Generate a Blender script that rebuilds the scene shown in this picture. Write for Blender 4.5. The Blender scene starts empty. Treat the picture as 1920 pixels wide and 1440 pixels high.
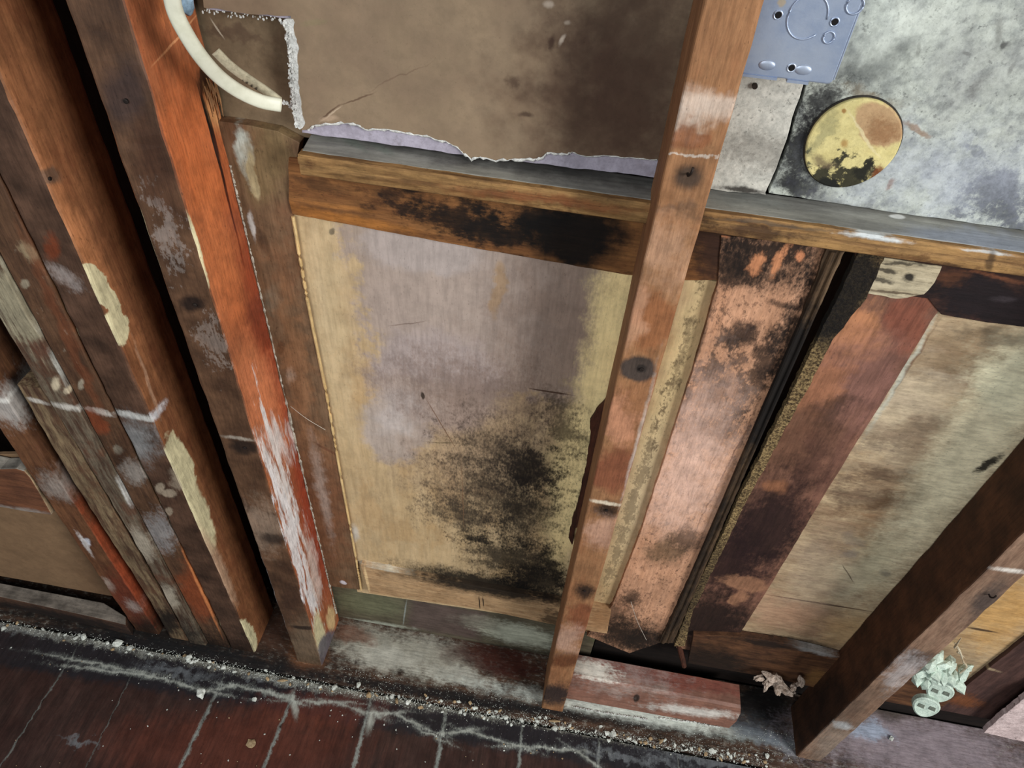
import bpy, bmesh, math, random
from mathutils import Vector, Matrix, noise

random.seed(7)
SC = bpy.context.scene
COL = SC.collection

# ------------------------------------------------------------------ camera
W, H, FPX = 1920.0, 1440.0, 1345.94
CAMZ = 1.42
yaw, pitch, roll = -0.102128340, 0.786817141, -0.0855476192
ca, sa, cb, sb, cc, sc_ = (math.cos(yaw), math.sin(yaw), math.cos(pitch), math.sin(pitch), math.cos(roll), math.sin(roll))
FWD = Vector((sa*cb, ca*cb, -sb))
r0 = Vector((ca, -sa, 0)); d0 = FWD.cross(r0)
RGT = r0*cc + d0*sc_
DWN = -r0*sc_ + d0*cc
cam_d = bpy.data.cameras.new('camera'); cam = bpy.data.objects.new('camera', cam_d); COL.objects.link(cam)
cam_d.sensor_width = 36; cam_d.lens = FPX/W*36; cam_d.clip_start = 0.01
m = Matrix((RGT, -DWN, -FWD)).transposed().to_4x4(); m.translation = Vector((0, 0, CAMZ))
cam.matrix_world = m
SC.camera = cam

# ------------------------------------------------------------------ light
SC.view_settings.view_transform = 'Standard'; SC.view_settings.look = 'None'
SC.view_settings.gamma = 1; SC.view_settings.use_curve_mapping = False
SC.view_settings.exposure = -0.18
wd = bpy.data.worlds.new('room_light'); SC.world = wd; wd.use_nodes = True
wd.node_tree.nodes['Background'].inputs[0].default_value = (0.92, 0.95, 1.0, 1)
wd.node_tree.nodes['Background'].inputs[1].default_value = 0.15
def area(name, loc, target, sx, sy, power, color):
    l = bpy.data.lights.new(name, 'AREA'); l.shape = 'RECTANGLE'; l.size = sx; l.size_y = sy
    l.energy = power; l.color = color
    o = bpy.data.objects.new(name, l); COL.objects.link(o); o.location = loc
    o.rotation_euler = (Vector(target)-Vector(loc)).to_track_quat('-Z', 'Y').to_euler()
    return o
area('window_daylight', (2.1, -0.95, 1.85), (0.0, 0.6, 0.75), 0.9, 1.1, 88, (1.0, 0.985, 0.96))
area('front_left_fill', (-0.75, -1.7, 2.1), (0.1, 0.6, 0.6), 1.3, 1.3, 42, (0.95, 0.98, 1.0))  # fill lamp added to brighten the yellow strip and the pale panel

# ------------------------------------------------------------------ pixel -> plane
def ray(px, py):
    return RGT*((px-W/2)/FPX) + DWN*((py-H/2)/FPX) + FWD
def P(px, py, pl=0.645):
    """point of the photo on a real plane: a number is a wall plane y=pl, or ('x'|'y'|'z', value)"""
    d = ray(px, py)
    if not isinstance(pl, tuple): pl = ('y', pl)
    i = 'xyz'.index(pl[0])
    c = (0, 0, CAMZ)[i]
    t = (pl[1]-c)/d[i]
    return Vector((0, 0, CAMZ)) + d*t

def srgb(c):
    def f(v):
        v /= 255.0
        return v/12.92 if v <= .04045 else ((v+.055)/1.055)**2.4
    return (f(c[0]), f(c[1]), f(c[2]), 1)

# ------------------------------------------------------------------ materials
def make_group(kind):
    g = bpy.data.node_groups.new('stain_'+kind, 'ShaderNodeTree')
    I = g.interface
    for n, t in (('Pos', 'NodeSocketVector'), ('Warp', 'NodeSocketVector'), ('Fine', 'NodeSocketFloat'), ('C', 'NodeSocketVector'),
                 ('R1', 'NodeSocketVector'), ('R2', 'NodeSocketVector'), ('Amp', 'NodeSocketFloat'), ('K', 'NodeSocketFloat'),
                 ('Lo', 'NodeSocketFloat'), ('Hi', 'NodeSocketFloat'), ('Fac', 'NodeSocketFloat'), ('Gate', 'NodeSocketFloat'),
                 ('A', 'NodeSocketColor'), ('B', 'NodeSocketColor')):
        I.new_socket(n, in_out='INPUT', socket_type=t)
    I.new_socket('Out', in_out='OUTPUT', socket_type='NodeSocketColor')
    N, L = g.nodes, g.links
    gi = N.new('NodeGroupInput'); go = N.new('NodeGroupOutput')
    def vm(op, a, b=None, s=None):
        n = N.new('ShaderNodeVectorMath'); n.operation = op; L.new(a, n.inputs[0])
        if b is not None: L.new(b, n.inputs[1])
        if s is not None: L.new(s, n.inputs['Scale'])
        return n
    def mm(op, a, b=None):
        n = N.new('ShaderNodeMath'); n.operation = op; L.new(a, n.inputs[0])
        if b is not None: L.new(b, n.inputs[1])
        return n.outputs[0]
    w = vm('SCALE', gi.outputs['Warp'], s=gi.outputs['Amp']).outputs[0]
    p = vm('ADD', vm('SUBTRACT', gi.outputs['Pos'], gi.outputs['C']).outputs[0], w).outputs[0]
    u = vm('DOT_PRODUCT', p, gi.outputs['R1']).outputs['Value']
    v = vm('DOT_PRODUCT', p, gi.outputs['R2']).outputs['Value']
    if kind == 'box':
        d = mm('MAXIMUM', mm('ABSOLUTE', u), mm('ABSOLUTE', v))
    else:
        d = mm('SQRT', mm('ADD', mm('MULTIPLY', u, u), mm('MULTIPLY', v, v)))
    d = mm('ADD', d, mm('MULTIPLY', gi.outputs['Fine'], gi.outputs['K']))
    mr = N.new('ShaderNodeMapRange'); mr.interpolation_type = 'SMOOTHSTEP'
    L.new(d, mr.inputs[0]); L.new(gi.outputs['Lo'], mr.inputs[1]); L.new(gi.outputs['Hi'], mr.inputs[2])
    mr.inputs[3].default_value = 1; mr.inputs[4].default_value = 0
    f = mm('MULTIPLY', mm('MULTIPLY', mr.outputs[0], gi.outputs['Fac']), gi.outputs['Gate'])
    mx = N.new('ShaderNodeMix'); mx.data_type = 'RGBA'
    L.new(f, mx.inputs[0]); L.new(gi.outputs['A'], mx.inputs[6]); L.new(gi.outputs['B'], mx.inputs[7])
    L.new(mx.outputs[2], go.inputs[0])
    return g
GRP = {'ell': make_group('ell'), 'box': make_group('box')}

def S(col, x, y, ax, ay, bx, by, amp=.012, k=.5, soft=.25, fac=1.0, fine='f', kind='ell', pl=None, gate=None):
    return dict(col=col, c=(x, y), a=(ax, ay), b=(bx, by), amp=amp, k=k, soft=soft, fac=fac, fine=fine, kind=kind, pl=pl, gate=gate)
def el(col, x, y, rx, ry, ang=0, **kw):
    t = math.radians(ang)
    return S(col, x, y, rx*math.cos(t), rx*math.sin(t), -ry*math.sin(t), ry*math.cos(t), **kw)
def ln(col, x0, y0, x1, y1, w, **kw):
    """elongated stain from pixel to pixel, half width w"""
    dx, dy = (x1-x0)/2, (y1-y0)/2; l = math.hypot(dx, dy)
    return S(col, (x0+x1)/2, (y0+y1)/2, dx, dy, -dy/l*w, dx/l*w, **kw)
def bx(col, x0, y0, x1, y1, w, **kw):
    kw.setdefault('kind', 'box'); return ln(col, x0, y0, x1, y1, w, **kw)

def mat(name, base, base2=None, pl=0.645, stains=(), grain='z', gscale=70, gamt=.8, patches=(), rough=.8, bump=.25, spec=.25,
        metallic=0.0, fscale=260, wscale=22, bdist=.0012, stretch=9, detail=.72):
    mt = bpy.data.materials.new(name); mt.use_nodes = True
    nt = mt.node_tree; N, L = nt.nodes, nt.links
    bs = N['Principled BSDF']
    geo = N.new('ShaderNodeNewGeometry'); pos = geo.outputs['Position']
    def mapn(sc):
        n = N.new('ShaderNodeVectorMath'); n.operation = 'MULTIPLY'; L.new(pos, n.inputs[0]); n.inputs[1].default_value = sc; return n.outputs[0]
    def noise_(vec, scale, det=3, rough_=.6):
        n = N.new('ShaderNodeTexNoise'); n.inputs['Scale'].default_value = scale; n.inputs['Detail'].default_value = det
        n.inputs['Roughness'].default_value = rough_; L.new(vec, n.inputs['Vector']); return n
    def mth(op, a, b):
        n = N.new('ShaderNodeMath'); n.operation = op
        for i, v in ((0, a), (1, b)):
            if isinstance(v, (int, float)): n.inputs[i].default_value = v
            else: L.new(v, n.inputs[i])
        return n.outputs[0]
    st = {'x': (1/stretch, 1, 1), 'y': (1, 1/stretch, 1), 'z': (1, 1, 1/stretch), None: (1, 1, 1)}[grain]
    gv = mapn(st)
    gn = noise_(gv, gscale, 6, .65)
    st2 = tuple(1 if v == 1 else .45 for v in st)
    fn = noise_(mapn(st2), fscale, 4, .7)
    md = noise_(pos, 55, 5, .62)
    wp = noise_(pos, wscale, 4, .6)
    w2 = N.new('ShaderNodeVectorMath'); w2.operation = 'SUBTRACT'; L.new(wp.outputs['Color'], w2.inputs[0]); w2.inputs[1].default_value = (.5, .5, .5)
    w3 = N.new('ShaderNodeVectorMath'); w3.operation = 'SCALE'; L.new(w2.outputs[0], w3.inputs[0]); w3.inputs['Scale'].default_value = 3.0
    warp = w3.outputs[0]
    F = {'f': mth('ADD', mth('MULTIPLY', mth('SUBTRACT', fn.outputs['Fac'], .5), 2.2), mth('MULTIPLY', mth('SUBTRACT', md.outputs['Fac'], .5), 2.2)),
         'm': mth('MULTIPLY', mth('SUBTRACT', md.outputs['Fac'], .5), 3.0),
         'g': mth('MULTIPLY', mth('SUBTRACT', gn.outputs['Fac'], .5), 3.0)}
    def mix(fac, a, b):
        n = N.new('ShaderNodeMix'); n.data_type = 'RGBA'
        for i, v in ((0, fac), (6, a), (7, b)):
            if isinstance(v, (int, float)): n.inputs[i].default_value = v
            elif isinstance(v, tuple): n.inputs[i].default_value = v
            else: L.new(v, n.inputs[i])
        return n.outputs[2]
    def ramp(v, lo, hi):
        n = N.new('ShaderNodeMapRange'); n.interpolation_type = 'SMOOTHSTEP'; L.new(v, n.inputs[0])
        n.inputs[1].default_value = lo; n.inputs[2].default_value = hi; return n.outputs[0]
    if base2 is None: base2 = tuple(max(0, v*.72) for v in base)
    col = mix(mth('MULTIPLY', ramp(gn.outputs['Fac'], .36, .66), gamt), srgb(base), srgb(base2))
    # broad tone drift
    big = noise_(pos, 9, 3, .5)
    col = mix(mth('MULTIPLY', ramp(big.outputs['Fac'], .35, .7), .25), col, srgb(tuple(v*.75 for v in base)))
    for (pc, psc, thr, sf, amt) in patches:
        n = noise_(mapn(tuple(1 if v == 1 else .55 for v in st)), psc, 7, .68)
        col = mix(mth('MULTIPLY', ramp(n.outputs['Fac'], thr-sf, thr+sf), amt), col, srgb(pc))
    gates = {}
    def gate(ax):
        if ax not in gates:
            s = N.new('ShaderNodeSeparateXYZ'); L.new(geo.outputs['True Normal'], s.inputs[0])
            n = N.new('ShaderNodeMath'); n.operation = 'ABSOLUTE'; L.new(s.outputs['XYZ'.index(ax.upper())], n.inputs[0])
            gates[ax] = ramp(n.outputs[0], .45, .75)
        return gates[ax]
    for s in stains:
        spl = s['pl'] or pl
        C = P(*s['c'], spl)
        A = P(s['c'][0]+s['a'][0], s['c'][1]+s['a'][1], spl)-P(s['c'][0]-s['a'][0], s['c'][1]-s['a'][1], spl)
        B = P(s['c'][0]+s['b'][0], s['c'][1]+s['b'][1], spl)-P(s['c'][0]-s['b'][0], s['c'][1]-s['b'][1], spl)
        A *= .5; B *= .5
        aa, ab, bb = A.dot(A), A.dot(B), B.dot(B); det = aa*bb-ab*ab
        if det < 1e-16: continue
        R1 = (A*bb-B*ab)/det; R2 = (B*aa-A*ab)/det
        g = N.new('ShaderNodeGroup'); g.node_tree = GRP[s['kind']]
        L.new(pos, g.inputs['Pos']); L.new(warp, g.inputs['Warp']); L.new(F[s['fine']], g.inputs['Fine'])
        g.inputs['C'].default_value = C; g.inputs['R1'].default_value = R1; g.inputs['R2'].default_value = R2
        g.inputs['Amp'].default_value = s['amp']; kk = s['k']*(.6 if s['k'] > .6 else .8); so = s['soft']*(1+.5*min(s['k'], 1.6)) if s['fine'] == 'f' and s['k'] > .4 else s['soft']
        g.inputs['K'].default_value = kk
        g.inputs['Lo'].default_value = max(0.0, 1-so); g.inputs['Hi'].default_value = 1+so
        g.inputs['Fac'].default_value = s['fac']; g.inputs['B'].default_value = srgb(s['col'])
        if s['gate']: L.new(gate(s['gate']), g.inputs['Gate'])
        else: g.inputs['Gate'].default_value = 1
        if isinstance(col, tuple): g.inputs['A'].default_value = col
        else: L.new(col, g.inputs['A'])
        col = g.outputs[0]
    # fine uneven grime and open grain over everything
    if not isinstance(col, tuple) and bump and not metallic:
        gk = noise_(mapn(st), gscale*3.2, 5, .7)
        mk = noise_(pos, 34, 8, .72)
        v = mth('MULTIPLY', mth('ADD', .58, mth('MULTIPLY', ramp(gk.outputs['Fac'], .30, .62), .50)), mth('ADD', .66, mth('MULTIPLY', ramp(mk.outputs['Fac'], .32, .62), .44)))
        sp = noise_(mapn(st2), 420, 2, .5)
        v = mth('MULTIPLY', v, mth('SUBTRACT', 1.0, mth('MULTIPLY', ramp(sp.outputs['Fac'], .66, .72), .45)))
        n = N.new('ShaderNodeMix'); n.data_type = 'RGBA'; n.blend_type = 'MULTIPLY'; n.inputs[0].default_value = detail
        cmb = N.new('ShaderNodeCombineColor')
        for i in range(3): L.new(v, cmb.inputs[i])
        L.new(col, n.inputs[6]); L.new(cmb.outputs[0], n.inputs[7]); col = n.outputs[2]
    L.new(col, bs.inputs['Base Color'])
    bs.inputs['Roughness'].default_value = rough; bs.inputs['Metallic'].default_value = metallic
    bs.inputs['Specular IOR Level'].default_value = spec
    if bump:
        bh = mth('ADD', gn.outputs['Fac'], mth('MULTIPLY', fn.outputs['Fac'], .45))
        b = N.new('ShaderNodeBump'); b.inputs['Strength'].default_value = bump; b.inputs['Distance'].default_value = bdist
        L.new(bh, b.inputs['Height']); L.new(b.outputs[0], bs.inputs['Normal'])
    return mt

# ------------------------------------------------------------------ object helpers
def tag(o, label=None, cat=None, group=None, kind=None):
    if label: o['label'] = label
    if cat: o['category'] = cat
    if group: o['group'] = group
    if kind: o['kind'] = kind
    return o
def empty(name, loc, label, cat, group=None):
    o = bpy.data.objects.new(name, None); COL.objects.link(o); o.location = loc; o.empty_display_size = .02
    return tag(o, label, cat, group)
def link(name, bm, mt, parent=None, origin=None, smooth=False, bevel=0):
    """bmesh in world coordinates -> one object whose origin is `origin`, parented without moving"""
    bmesh.ops.recalc_face_normals(bm, faces=bm.faces[:])
    xs = [v.co for v in bm.verts]
    if origin is None:
        mn = Vector((min(v.x for v in xs), min(v.y for v in xs), min(v.z for v in xs)))
        mxx = Vector((max(v.x for v in xs), max(v.y for v in xs), max(v.z for v in xs)))
        origin = (mn+mxx)/2; origin.z = mn.z
    origin = Vector(origin)
    for v in bm.verts: v.co -= origin
    me = bpy.data.meshes.new(name); bm.to_mesh(me); bm.free()
    me.materials.append(mt)
    if smooth:
        for p in me.polygons: p.use_smooth = True
    o = bpy.data.objects.new(name, me); COL.objects.link(o)
    if parent is not None:
        base = Vector((0, 0, 0)); q = parent
        while q is not None: base += q.location; q = q.parent
        o.parent = parent; o.location = origin-base
    else: o.location = origin
    if bevel:
        b = o.modifiers.new('bevel', 'BEVEL'); b.width = bevel; b.segments = 2; b.limit_method = 'ANGLE'; b.angle_limit = math.radians(50)
    return o
def nz(v, s, seed=0.0):
    return noise.noise(Vector((v.x*s+seed, v.y*s+seed*1.7, v.z*s-seed)))
def jag(pts, step, amp, seed):
    """subdivide a closed polyline and shake it in its own plane (xz by default)"""
    out = []
    n = len(pts)
    for i in range(n):
        a, b = pts[i], pts[(i+1) % n]
        l = (b-a).length; k = max(1, int(l/step))
        d = (b-a).normalized() if l > 1e-9 else Vector((1, 0, 0))
        for j in range(k):
            q = a.lerp(b, j/k)
            if j:
                nn = Vector((-d.z, 0, d.x)) if abs(d.y) < .5 else Vector((1, 0, 0))
                q = q + nn*amp*(nz(q, 60, seed)*1.3+nz(q, 190, seed+3)*.9)
            out.append(q)
    return out
def slab_bm(pts, t, step=.012, amp=.0005, seed=0.0, bm=None, axis=(0, 1, 0)):
    if bm is None: bm = bmesh.new()
    pts = jag([Vector(p) for p in pts], step, amp, seed) if amp else [Vector(p) for p in pts]
    ax = Vector(axis)*t
    f = [bm.verts.new(p) for p in pts]; b = [bm.verts.new(p+ax) for p in pts]
    bm.faces.new(f); bm.faces.new(list(reversed(b)))
    n = len(pts)
    for i in range(n): bm.faces.new((f[i], b[i], b[(i+1) % n], f[(i+1) % n]))
    return bm
SEED = [0.0]
def slab(name, px, D, t, mt, parent=None, amp=.0005, step=.012, bevel=.0006):
    SEED[0] += 1.37
    return link(name, slab_bm([P(q[0], q[1], D) if len(q) == 2 else Vector((q[0], D, q[2])) for q in px], t, step, amp, SEED[0]), mt, parent, bevel=bevel)
def box_bm(x0, x1, y0, y1, z0, z1, bm=None):
    if bm is None: bm = bmesh.new()
    v = [bm.verts.new((x, y, z)) for z in (z0, z1) for y in (y0, y1) for x in (x0, x1)]
    for f in ((0, 1, 3, 2), (4, 6, 7, 5), (0, 4, 5, 1), (2, 3, 7, 6), (0, 2, 6, 4), (1, 5, 7, 3)): bm.faces.new([v[i] for i in f])
    return bm
def box(name, x0, x1, y0, y1, z0, z1, mt, parent=None, bevel=.001):
    return link(name, box_bm(x0, x1, y0, y1, z0, z1), mt, parent, bevel=bevel)
def timber_bm(x0, x1, y0, y1, z0, z1, r=.003, jit=.0006, step=.012, seed=0.0, dx=lambda z: (0, 0), bm=None):
    """sawn timber along z with eased corners and slightly wandering, chipped arrises"""
    if bm is None: bm = bmesh.new()
    rings = []
    n = max(2, int((z1-z0)/step))
    for i in range(n+1):
        z = z0+(z1-z0)*i/n
        a, b = dx(z)
        X0, X1 = x0+a, x1+b
        sec = []
        for (cx, cy, sx, sy, a0) in ((X0, y0, 1, 1, 180), (X1, y0, -1, 1, 270), (X1, y1, -1, -1, 0), (X0, y1, 1, -1, 90)):
            q = Vector((cx, cy, z)); rr = r*(1+.9*abs(nz(q, 40, seed+cx*50)))
            for t in (0, 30, 60, 90):
                tt = math.radians(a0+t)
                p = Vector((cx+sx*rr+rr*math.cos(tt), cy+sy*rr+rr*math.sin(tt), z))
                p.x += jit*nz(p, 30, seed); p.y += jit*nz(p, 34, seed+9)
                sec.append(bm.verts.new(p))
        rings.append(sec)
    for a, b in zip(rings, rings[1:]):
        k = len(a)
        for j in range(k): bm.faces.new((a[j], a[(j+1) % k], b[(j+1) % k], b[j]))
    bm.faces.new(rings[0]); bm.faces.new(rings[-1])
    return bm
def timber(name, x0, x1, y0, y1, z0, z1, mt, parent=None, **kw):
    SEED[0] += 2.1
    return link(name, timber_bm(x0, x1, y0, y1, z0, z1, seed=SEED[0], **kw), mt, parent)
def rock_bm(c, r, sx=1, sy=1, sz=.6, seed=0.0, bm=None, sub=2, rot=0.0, rag=.5):
    if bm is None: bm = bmesh.new()
    g = bmesh.ops.create_icosphere(bm, subdivisions=sub, radius=1.0)
    R = Matrix.Rotation(rot, 3, 'Z')
    for v in g['verts']:
        d = v.co.copy()
        s = 1+rag*noise.noise(d*1.3+Vector((seed, seed*.7, -seed)))+rag*.35*noise.noise(d*3.1+Vector((seed, 2, 1)))
        s = round(s*7)/7*.5+s*.5
        p = Vector((d.x*sx, d.y*sy, d.z*sz))*s*r
        v.co = Vector(c)+R @ p
    return bm
def tube_bm(pts, r, seg=8, bm=None, flat=None, closed=False):
    """sweep a round (or flat: (w, h, normal)) section along points; r a number or list"""
    if bm is None: bm = bmesh.new()
    n = len(pts); rings = []
    up = Vector((0, 0, 1)) if flat is None else Vector(flat[2])
    for i, p in enumerate(pts):
        t = (Vector(pts[min(i+1, n-1)])-Vector(pts[max(i-1, 0)])).normalized()
        s = t.cross(up)
        if s.length < 1e-4: s = t.cross(Vector((1, 0, 0)))
        s.normalize(); u = s.cross(t).normalized()
        rr = r[i] if isinstance(r, (list, tuple)) else r
        ring = []
        for j in range(seg):
            a = 2*math.pi*j/seg
            c_, s_ = math.cos(a), math.sin(a)
            if flat:
                e = .45
                c_ = math.copysign(abs(c_)**e, c_)*flat[0]; s_ = math.copysign(abs(s_)**(e+.3), s_)*flat[1]
            else: c_ *= rr; s_ *= rr
            ring.append(bm.verts.new(Vector(p)+s*c_+u*s_))
        rings.append(ring)
    for a, b in zip(rings, rings[1:]):
        for j in range(seg): bm.faces.new((a[j], a[(j+1) % seg], b[(j+1) % seg], b[j]))
    bm.faces.new(rings[0]); bm.faces.new(rings[-1])
    return bm
def spline(ctrl, n=12):
    out = []
    c = [Vector(p) for p in ctrl]; c = [c[0]*2-c[1]]+c+[c[-1]*2-c[-2]]
    for i in range(1, len(c)-2):
        for j in range(n):
            t = j/n
            p0, p1, p2, p3 = c[i-1], c[i], c[i+1], c[i+2]
            out.append(.5*((2*p1)+(p2-p0)*t+(2*p0-5*p1+4*p2-p3)*t*t+(3*p1-p0-3*p2+p3)*t**3))
    out.append(c[-2]); return out
def crumble_bm(line, r, seed, n_per=3, bm=None, spread=1.0):
    """ragged ridge of broken plaster along a line"""
    if bm is None: bm = bmesh.new()
    rnd = random.Random(seed)
    for a, b in zip(line, line[1:]):
        L = (b-a).length; k = max(2, int(L/(r*1.1)))
        for i in range(k):
            for q in range(n_per):
                c = a.lerp(b, (i+rnd.random())/k)+Vector((rnd.uniform(-1, 1), rnd.uniform(-.5, .5), rnd.uniform(-1, 1)))*r*.7*spread
                rock_bm(c, r*rnd.uniform(.35, .95), rnd.uniform(.6, 1.2), .7, rnd.uniform(.6, 1.4), rnd.random()*50, bm, sub=1, rot=rnd.random()*6)
    return bm

BLK = (16, 12, 10); DK = (38, 26, 20); WH = (225, 228, 220); DUST = (176, 170, 158); CREAM = (222, 212, 170)

# ================================================================== THE SETTING
M_back = mat('dark brown backing', (70, 48, 36), grain='z')
wb = box('wall_back', -1.9, 1.9, .74, .80, -.1, 2.4, M_back); tag(wb, kind='structure')  # backing added behind the wall so no light leaks through gaps

fl_st = []
FL = ('z', 0.0)
GR = (150, 156, 150)
# dark row of boards next to the plate
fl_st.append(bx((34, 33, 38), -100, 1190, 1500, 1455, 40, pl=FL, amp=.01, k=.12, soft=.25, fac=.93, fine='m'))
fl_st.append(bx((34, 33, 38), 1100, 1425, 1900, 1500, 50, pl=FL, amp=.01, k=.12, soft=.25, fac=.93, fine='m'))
fl_st.append(el((105, 52, 36), 430, 1400, 220, 60, pl=FL, amp=.02, soft=.6, fac=.55, fine='g'))
fl_st.append(el((120, 58, 38), 600, 1330, 120, 30, pl=FL, amp=.02, soft=.6, fac=.4, fine='g'))
for (x0, y0, x1, y1, w, f) in ((150, 1207, -40, 1500, 1.6, .45), (255, 1250, 150, 1460, 1.2, .3), (410, 1290, 322, 1470, 3.6, .8), (550, 1302, 470, 1500, 3.2, .8),
                               (695, 1315, 640, 1520, 3.6, .85), (835, 1340, 808, 1500, 4, .85), (981, 1350, 965, 1500, 3, .7), (1125, 1375, 1118, 1500, 3, .6), (1270, 1400, 1280, 1500, 2, .4)):
    fl_st.append(bx((20, 12, 10), x0, y0, x1, y1, w*.5, pl=FL, amp=.0006, k=0, soft=.5, fac=.9))
    fl_st.append(ln(GR, x0, y0, x1, y1, w*.72, pl=FL, amp=.0045, k=2.4, soft=.6, fac=f))
# wavering mineral tide line
tide = [(150, 1250, 260, 1265), (250, 1262, 330, 1280), (330, 1280, 405, 1300), (400, 1292, 440, 1286), (440, 1286, 520, 1304), (520, 1302, 556, 1318), (556, 1315, 640, 1318),
        (640, 1320, 700, 1342), (700, 1338, 745, 1335), (745, 1338, 800, 1368), (795, 1368, 832, 1392), (832, 1375, 880, 1368), (880, 1370, 960, 1398), (960, 1400, 1010, 1402),
        (1010, 1400, 1085, 1408), (1085, 1408, 1122, 1440), (120, 1232, 250, 1258), (560, 1316, 500, 1300)]
for (x0, y0, x1, y1) in tide:
    fl_st.append(ln(GR, x0-6, y0, x1+6, y1, 3.4, pl=FL, amp=.006, k=3, soft=.9, fac=.4, fine='f'))
    fl_st.append(ln((186, 190, 180), x0-6, y0, x1+6, y1, 1.8, pl=FL, amp=.006, k=2.8, soft=.7, fac=.6, fine='f'))
fl_st.append(ln((190, 195, 185), 555, 1345, 548, 1305, 5, pl=FL, amp=.004, k=.7, soft=.6, fac=.7))
fl_st.append(ln((190, 195, 185), 690, 1370, 700, 1330, 6, pl=FL, amp=.004, k=.7, soft=.6, fac=.7))
# dust blotches
for (x, y, rx, ry) in ((60, 1180, 80, 8), (250, 1215, 90, 8), (330, 1260, 60, 8), (150, 1390, 30, 6), (700, 1290, 60, 7), (520, 1275, 80, 6), (1180, 1420, 90, 7), (1350, 1432, 120, 7)):
    fl_st.append(el((130, 136, 140), x, y, rx, ry, 10, pl=FL, amp=.02, k=1.0, soft=.5, fac=.5, fine='f'))
# lilac dusty floor at right
fl_st.append(el((150, 138, 150), 1700, 1420, 190, 70, 8, pl=FL, amp=.02, k=.8, soft=.4, fac=.9, fine='f'))
fl_st.append(el((160, 175, 195), 1620, 1400, 60, 34, 20, pl=FL, amp=.02, k=1.2, soft=.4, fac=.6, fine='f'))
fl_st.append(el((120, 70, 72), 1720, 1395, 26, 12, 0, pl=FL, amp=.02, k=.8, soft=.4, fac=.5, fine='f'))
RUB = [(0, 1168), (200, 1206), (340, 1232), (480, 1262), (600, 1286), (760, 1312), (900, 1336), (1010, 1352), (1130, 1376), (1230, 1392), (1340, 1412), (1440, 1428)]
def rub_st(pl, f=.85): return [ln((150, 150, 138), a[0]-8, a[1]-1, b[0]+8, b[1]-1, 9, pl=pl, amp=.006, k=2.4, soft=.6, fac=f) for a, b in zip(RUB, RUB[1:])]
fl_st += rub_st(FL, .6)
M_floor = mat('worn red brown boards', (74, 52, 46), (44, 32, 29), pl=FL, stains=fl_st, grain='y', gscale=60, gamt=.8,
              patches=(((46, 24, 20), 14, .52, .12, .6), ((150, 140, 130), 300, .70, .03, .5)), rough=.5, spec=.35, bump=.3, fscale=420, wscale=55)
fl = box('floor', -1.9, 1.9, -1.6, .515, -.04, 0, M_floor, bevel=0); tag(fl, kind='structure')
M_sub = mat('black dirt under the plate', (30, 27, 26), (14, 12, 11), grain=None, pl=('z', -.012), stains=rub_st(('z', -.012)), patches=(((120, 118, 108), 120, .62, .05, .6),))
sf = box('floor', -1.9, 1.9, .515, .745, -.06, -.012, M_sub, bevel=0); tag(sf, kind='structure')

# ================================================================== sole plate
PT = ('z', 0.0)
ps = [el((168, 166, 152), 760, 1225, 130, 38, 12, amp=.02, k=.9, soft=.35, fac=.85),
      el((196, 196, 184), 720, 1235, 60, 24, 12, amp=.02, k=.9, soft=.4, fac=.6),
      el((190, 190, 178), 860, 1270, 60, 14, 12, amp=.02, k=.9, soft=.4, fac=.6),
      el((62, 24, 16), 930, 1240, 90, 26, 12, amp=.02, k=.4, soft=.4, fac=.8, fine='m'),
      el((110, 70, 52), 660, 1190, 40, 12, 12, amp=.02, k=.5, soft=.4, fac=.7),
      el((150, 100, 66), 575, 1215, 30, 40, 12, amp=.02, k=.6, soft=.4, fac=.7),
      el((72, 48, 36), 515, 1185, 40, 36, 12, amp=.02, k=.6, soft=.4, fac=.8),
      el((16, 14, 13), 250, 1180, 260, 22, 11, amp=.02, k=.8, soft=.4, fac=.9), el((20, 17, 16), 1100, 1345, 420, 9, 8, amp=.01, k=1.2, soft=.4, fac=.7),  # first stain paints the black shading at the left boards' feet
      ln((196, 204, 196), 940, 1292, 1400, 1380, 12, amp=.008, k=1.3, soft=.5, fac=.85),
      ln((210, 218, 208), 1070, 1318, 1350, 1362, 9, amp=.008, k=1.0, soft=.5, fac=.9),
      ln((24, 24, 26), 0, 1172, 620, 1272, 22, amp=.004, k=.4, soft=.4, fac=.9),
      ln((24, 24, 26), 600, 1266, 1100, 1344, 8, amp=.004, k=.9, soft=.4, fac=.8),
      el((130, 140, 150), 1440, 1385, 60, 16, 20, amp=.02, k=1.1, soft=.5, fac=.8),
      el((14, 12, 12), 1430, 1320, 60, 40, 10, amp=.01, k=.4, soft=.4, fac=.95),
      el((14, 12, 12), 1300, 1240, 170, 22, 8, amp=.01, k=.3, soft=.4, fac=.95),
      el((60, 66, 72), 1430, 1370, 70, 22, 15, amp=.02, k=.9, soft=.5, fac=.6),
      el((148, 136, 142), 1720, 1400, 200, 60, 8, amp=.02, k=.9, soft=.4, fac=.85),
      el((165, 180, 200), 1630, 1370, 40, 14, 20, amp=.02, k=1.3, soft=.4, fac=.7),
      el((70, 60, 50), 1640, 1330, 60, 16, 8, amp=.02, k=.9, soft=.4, fac=.7)]
M_plate = mat('mouldy dusty plate timber', (84, 62, 48), (40, 32, 28), pl=PT, stains=ps, grain='x', gscale=90,
              patches=(((150, 148, 138), 150, .58, .08, .6), ((22, 20, 18), 40, .58, .08, .6)), bump=.6, rough=.9)
pl_ = link('sole_plate', timber_bm(-.045, 0, .522, .672, -1.75, 1.75, r=.002, seed=4, step=.02), M_plate)
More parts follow.
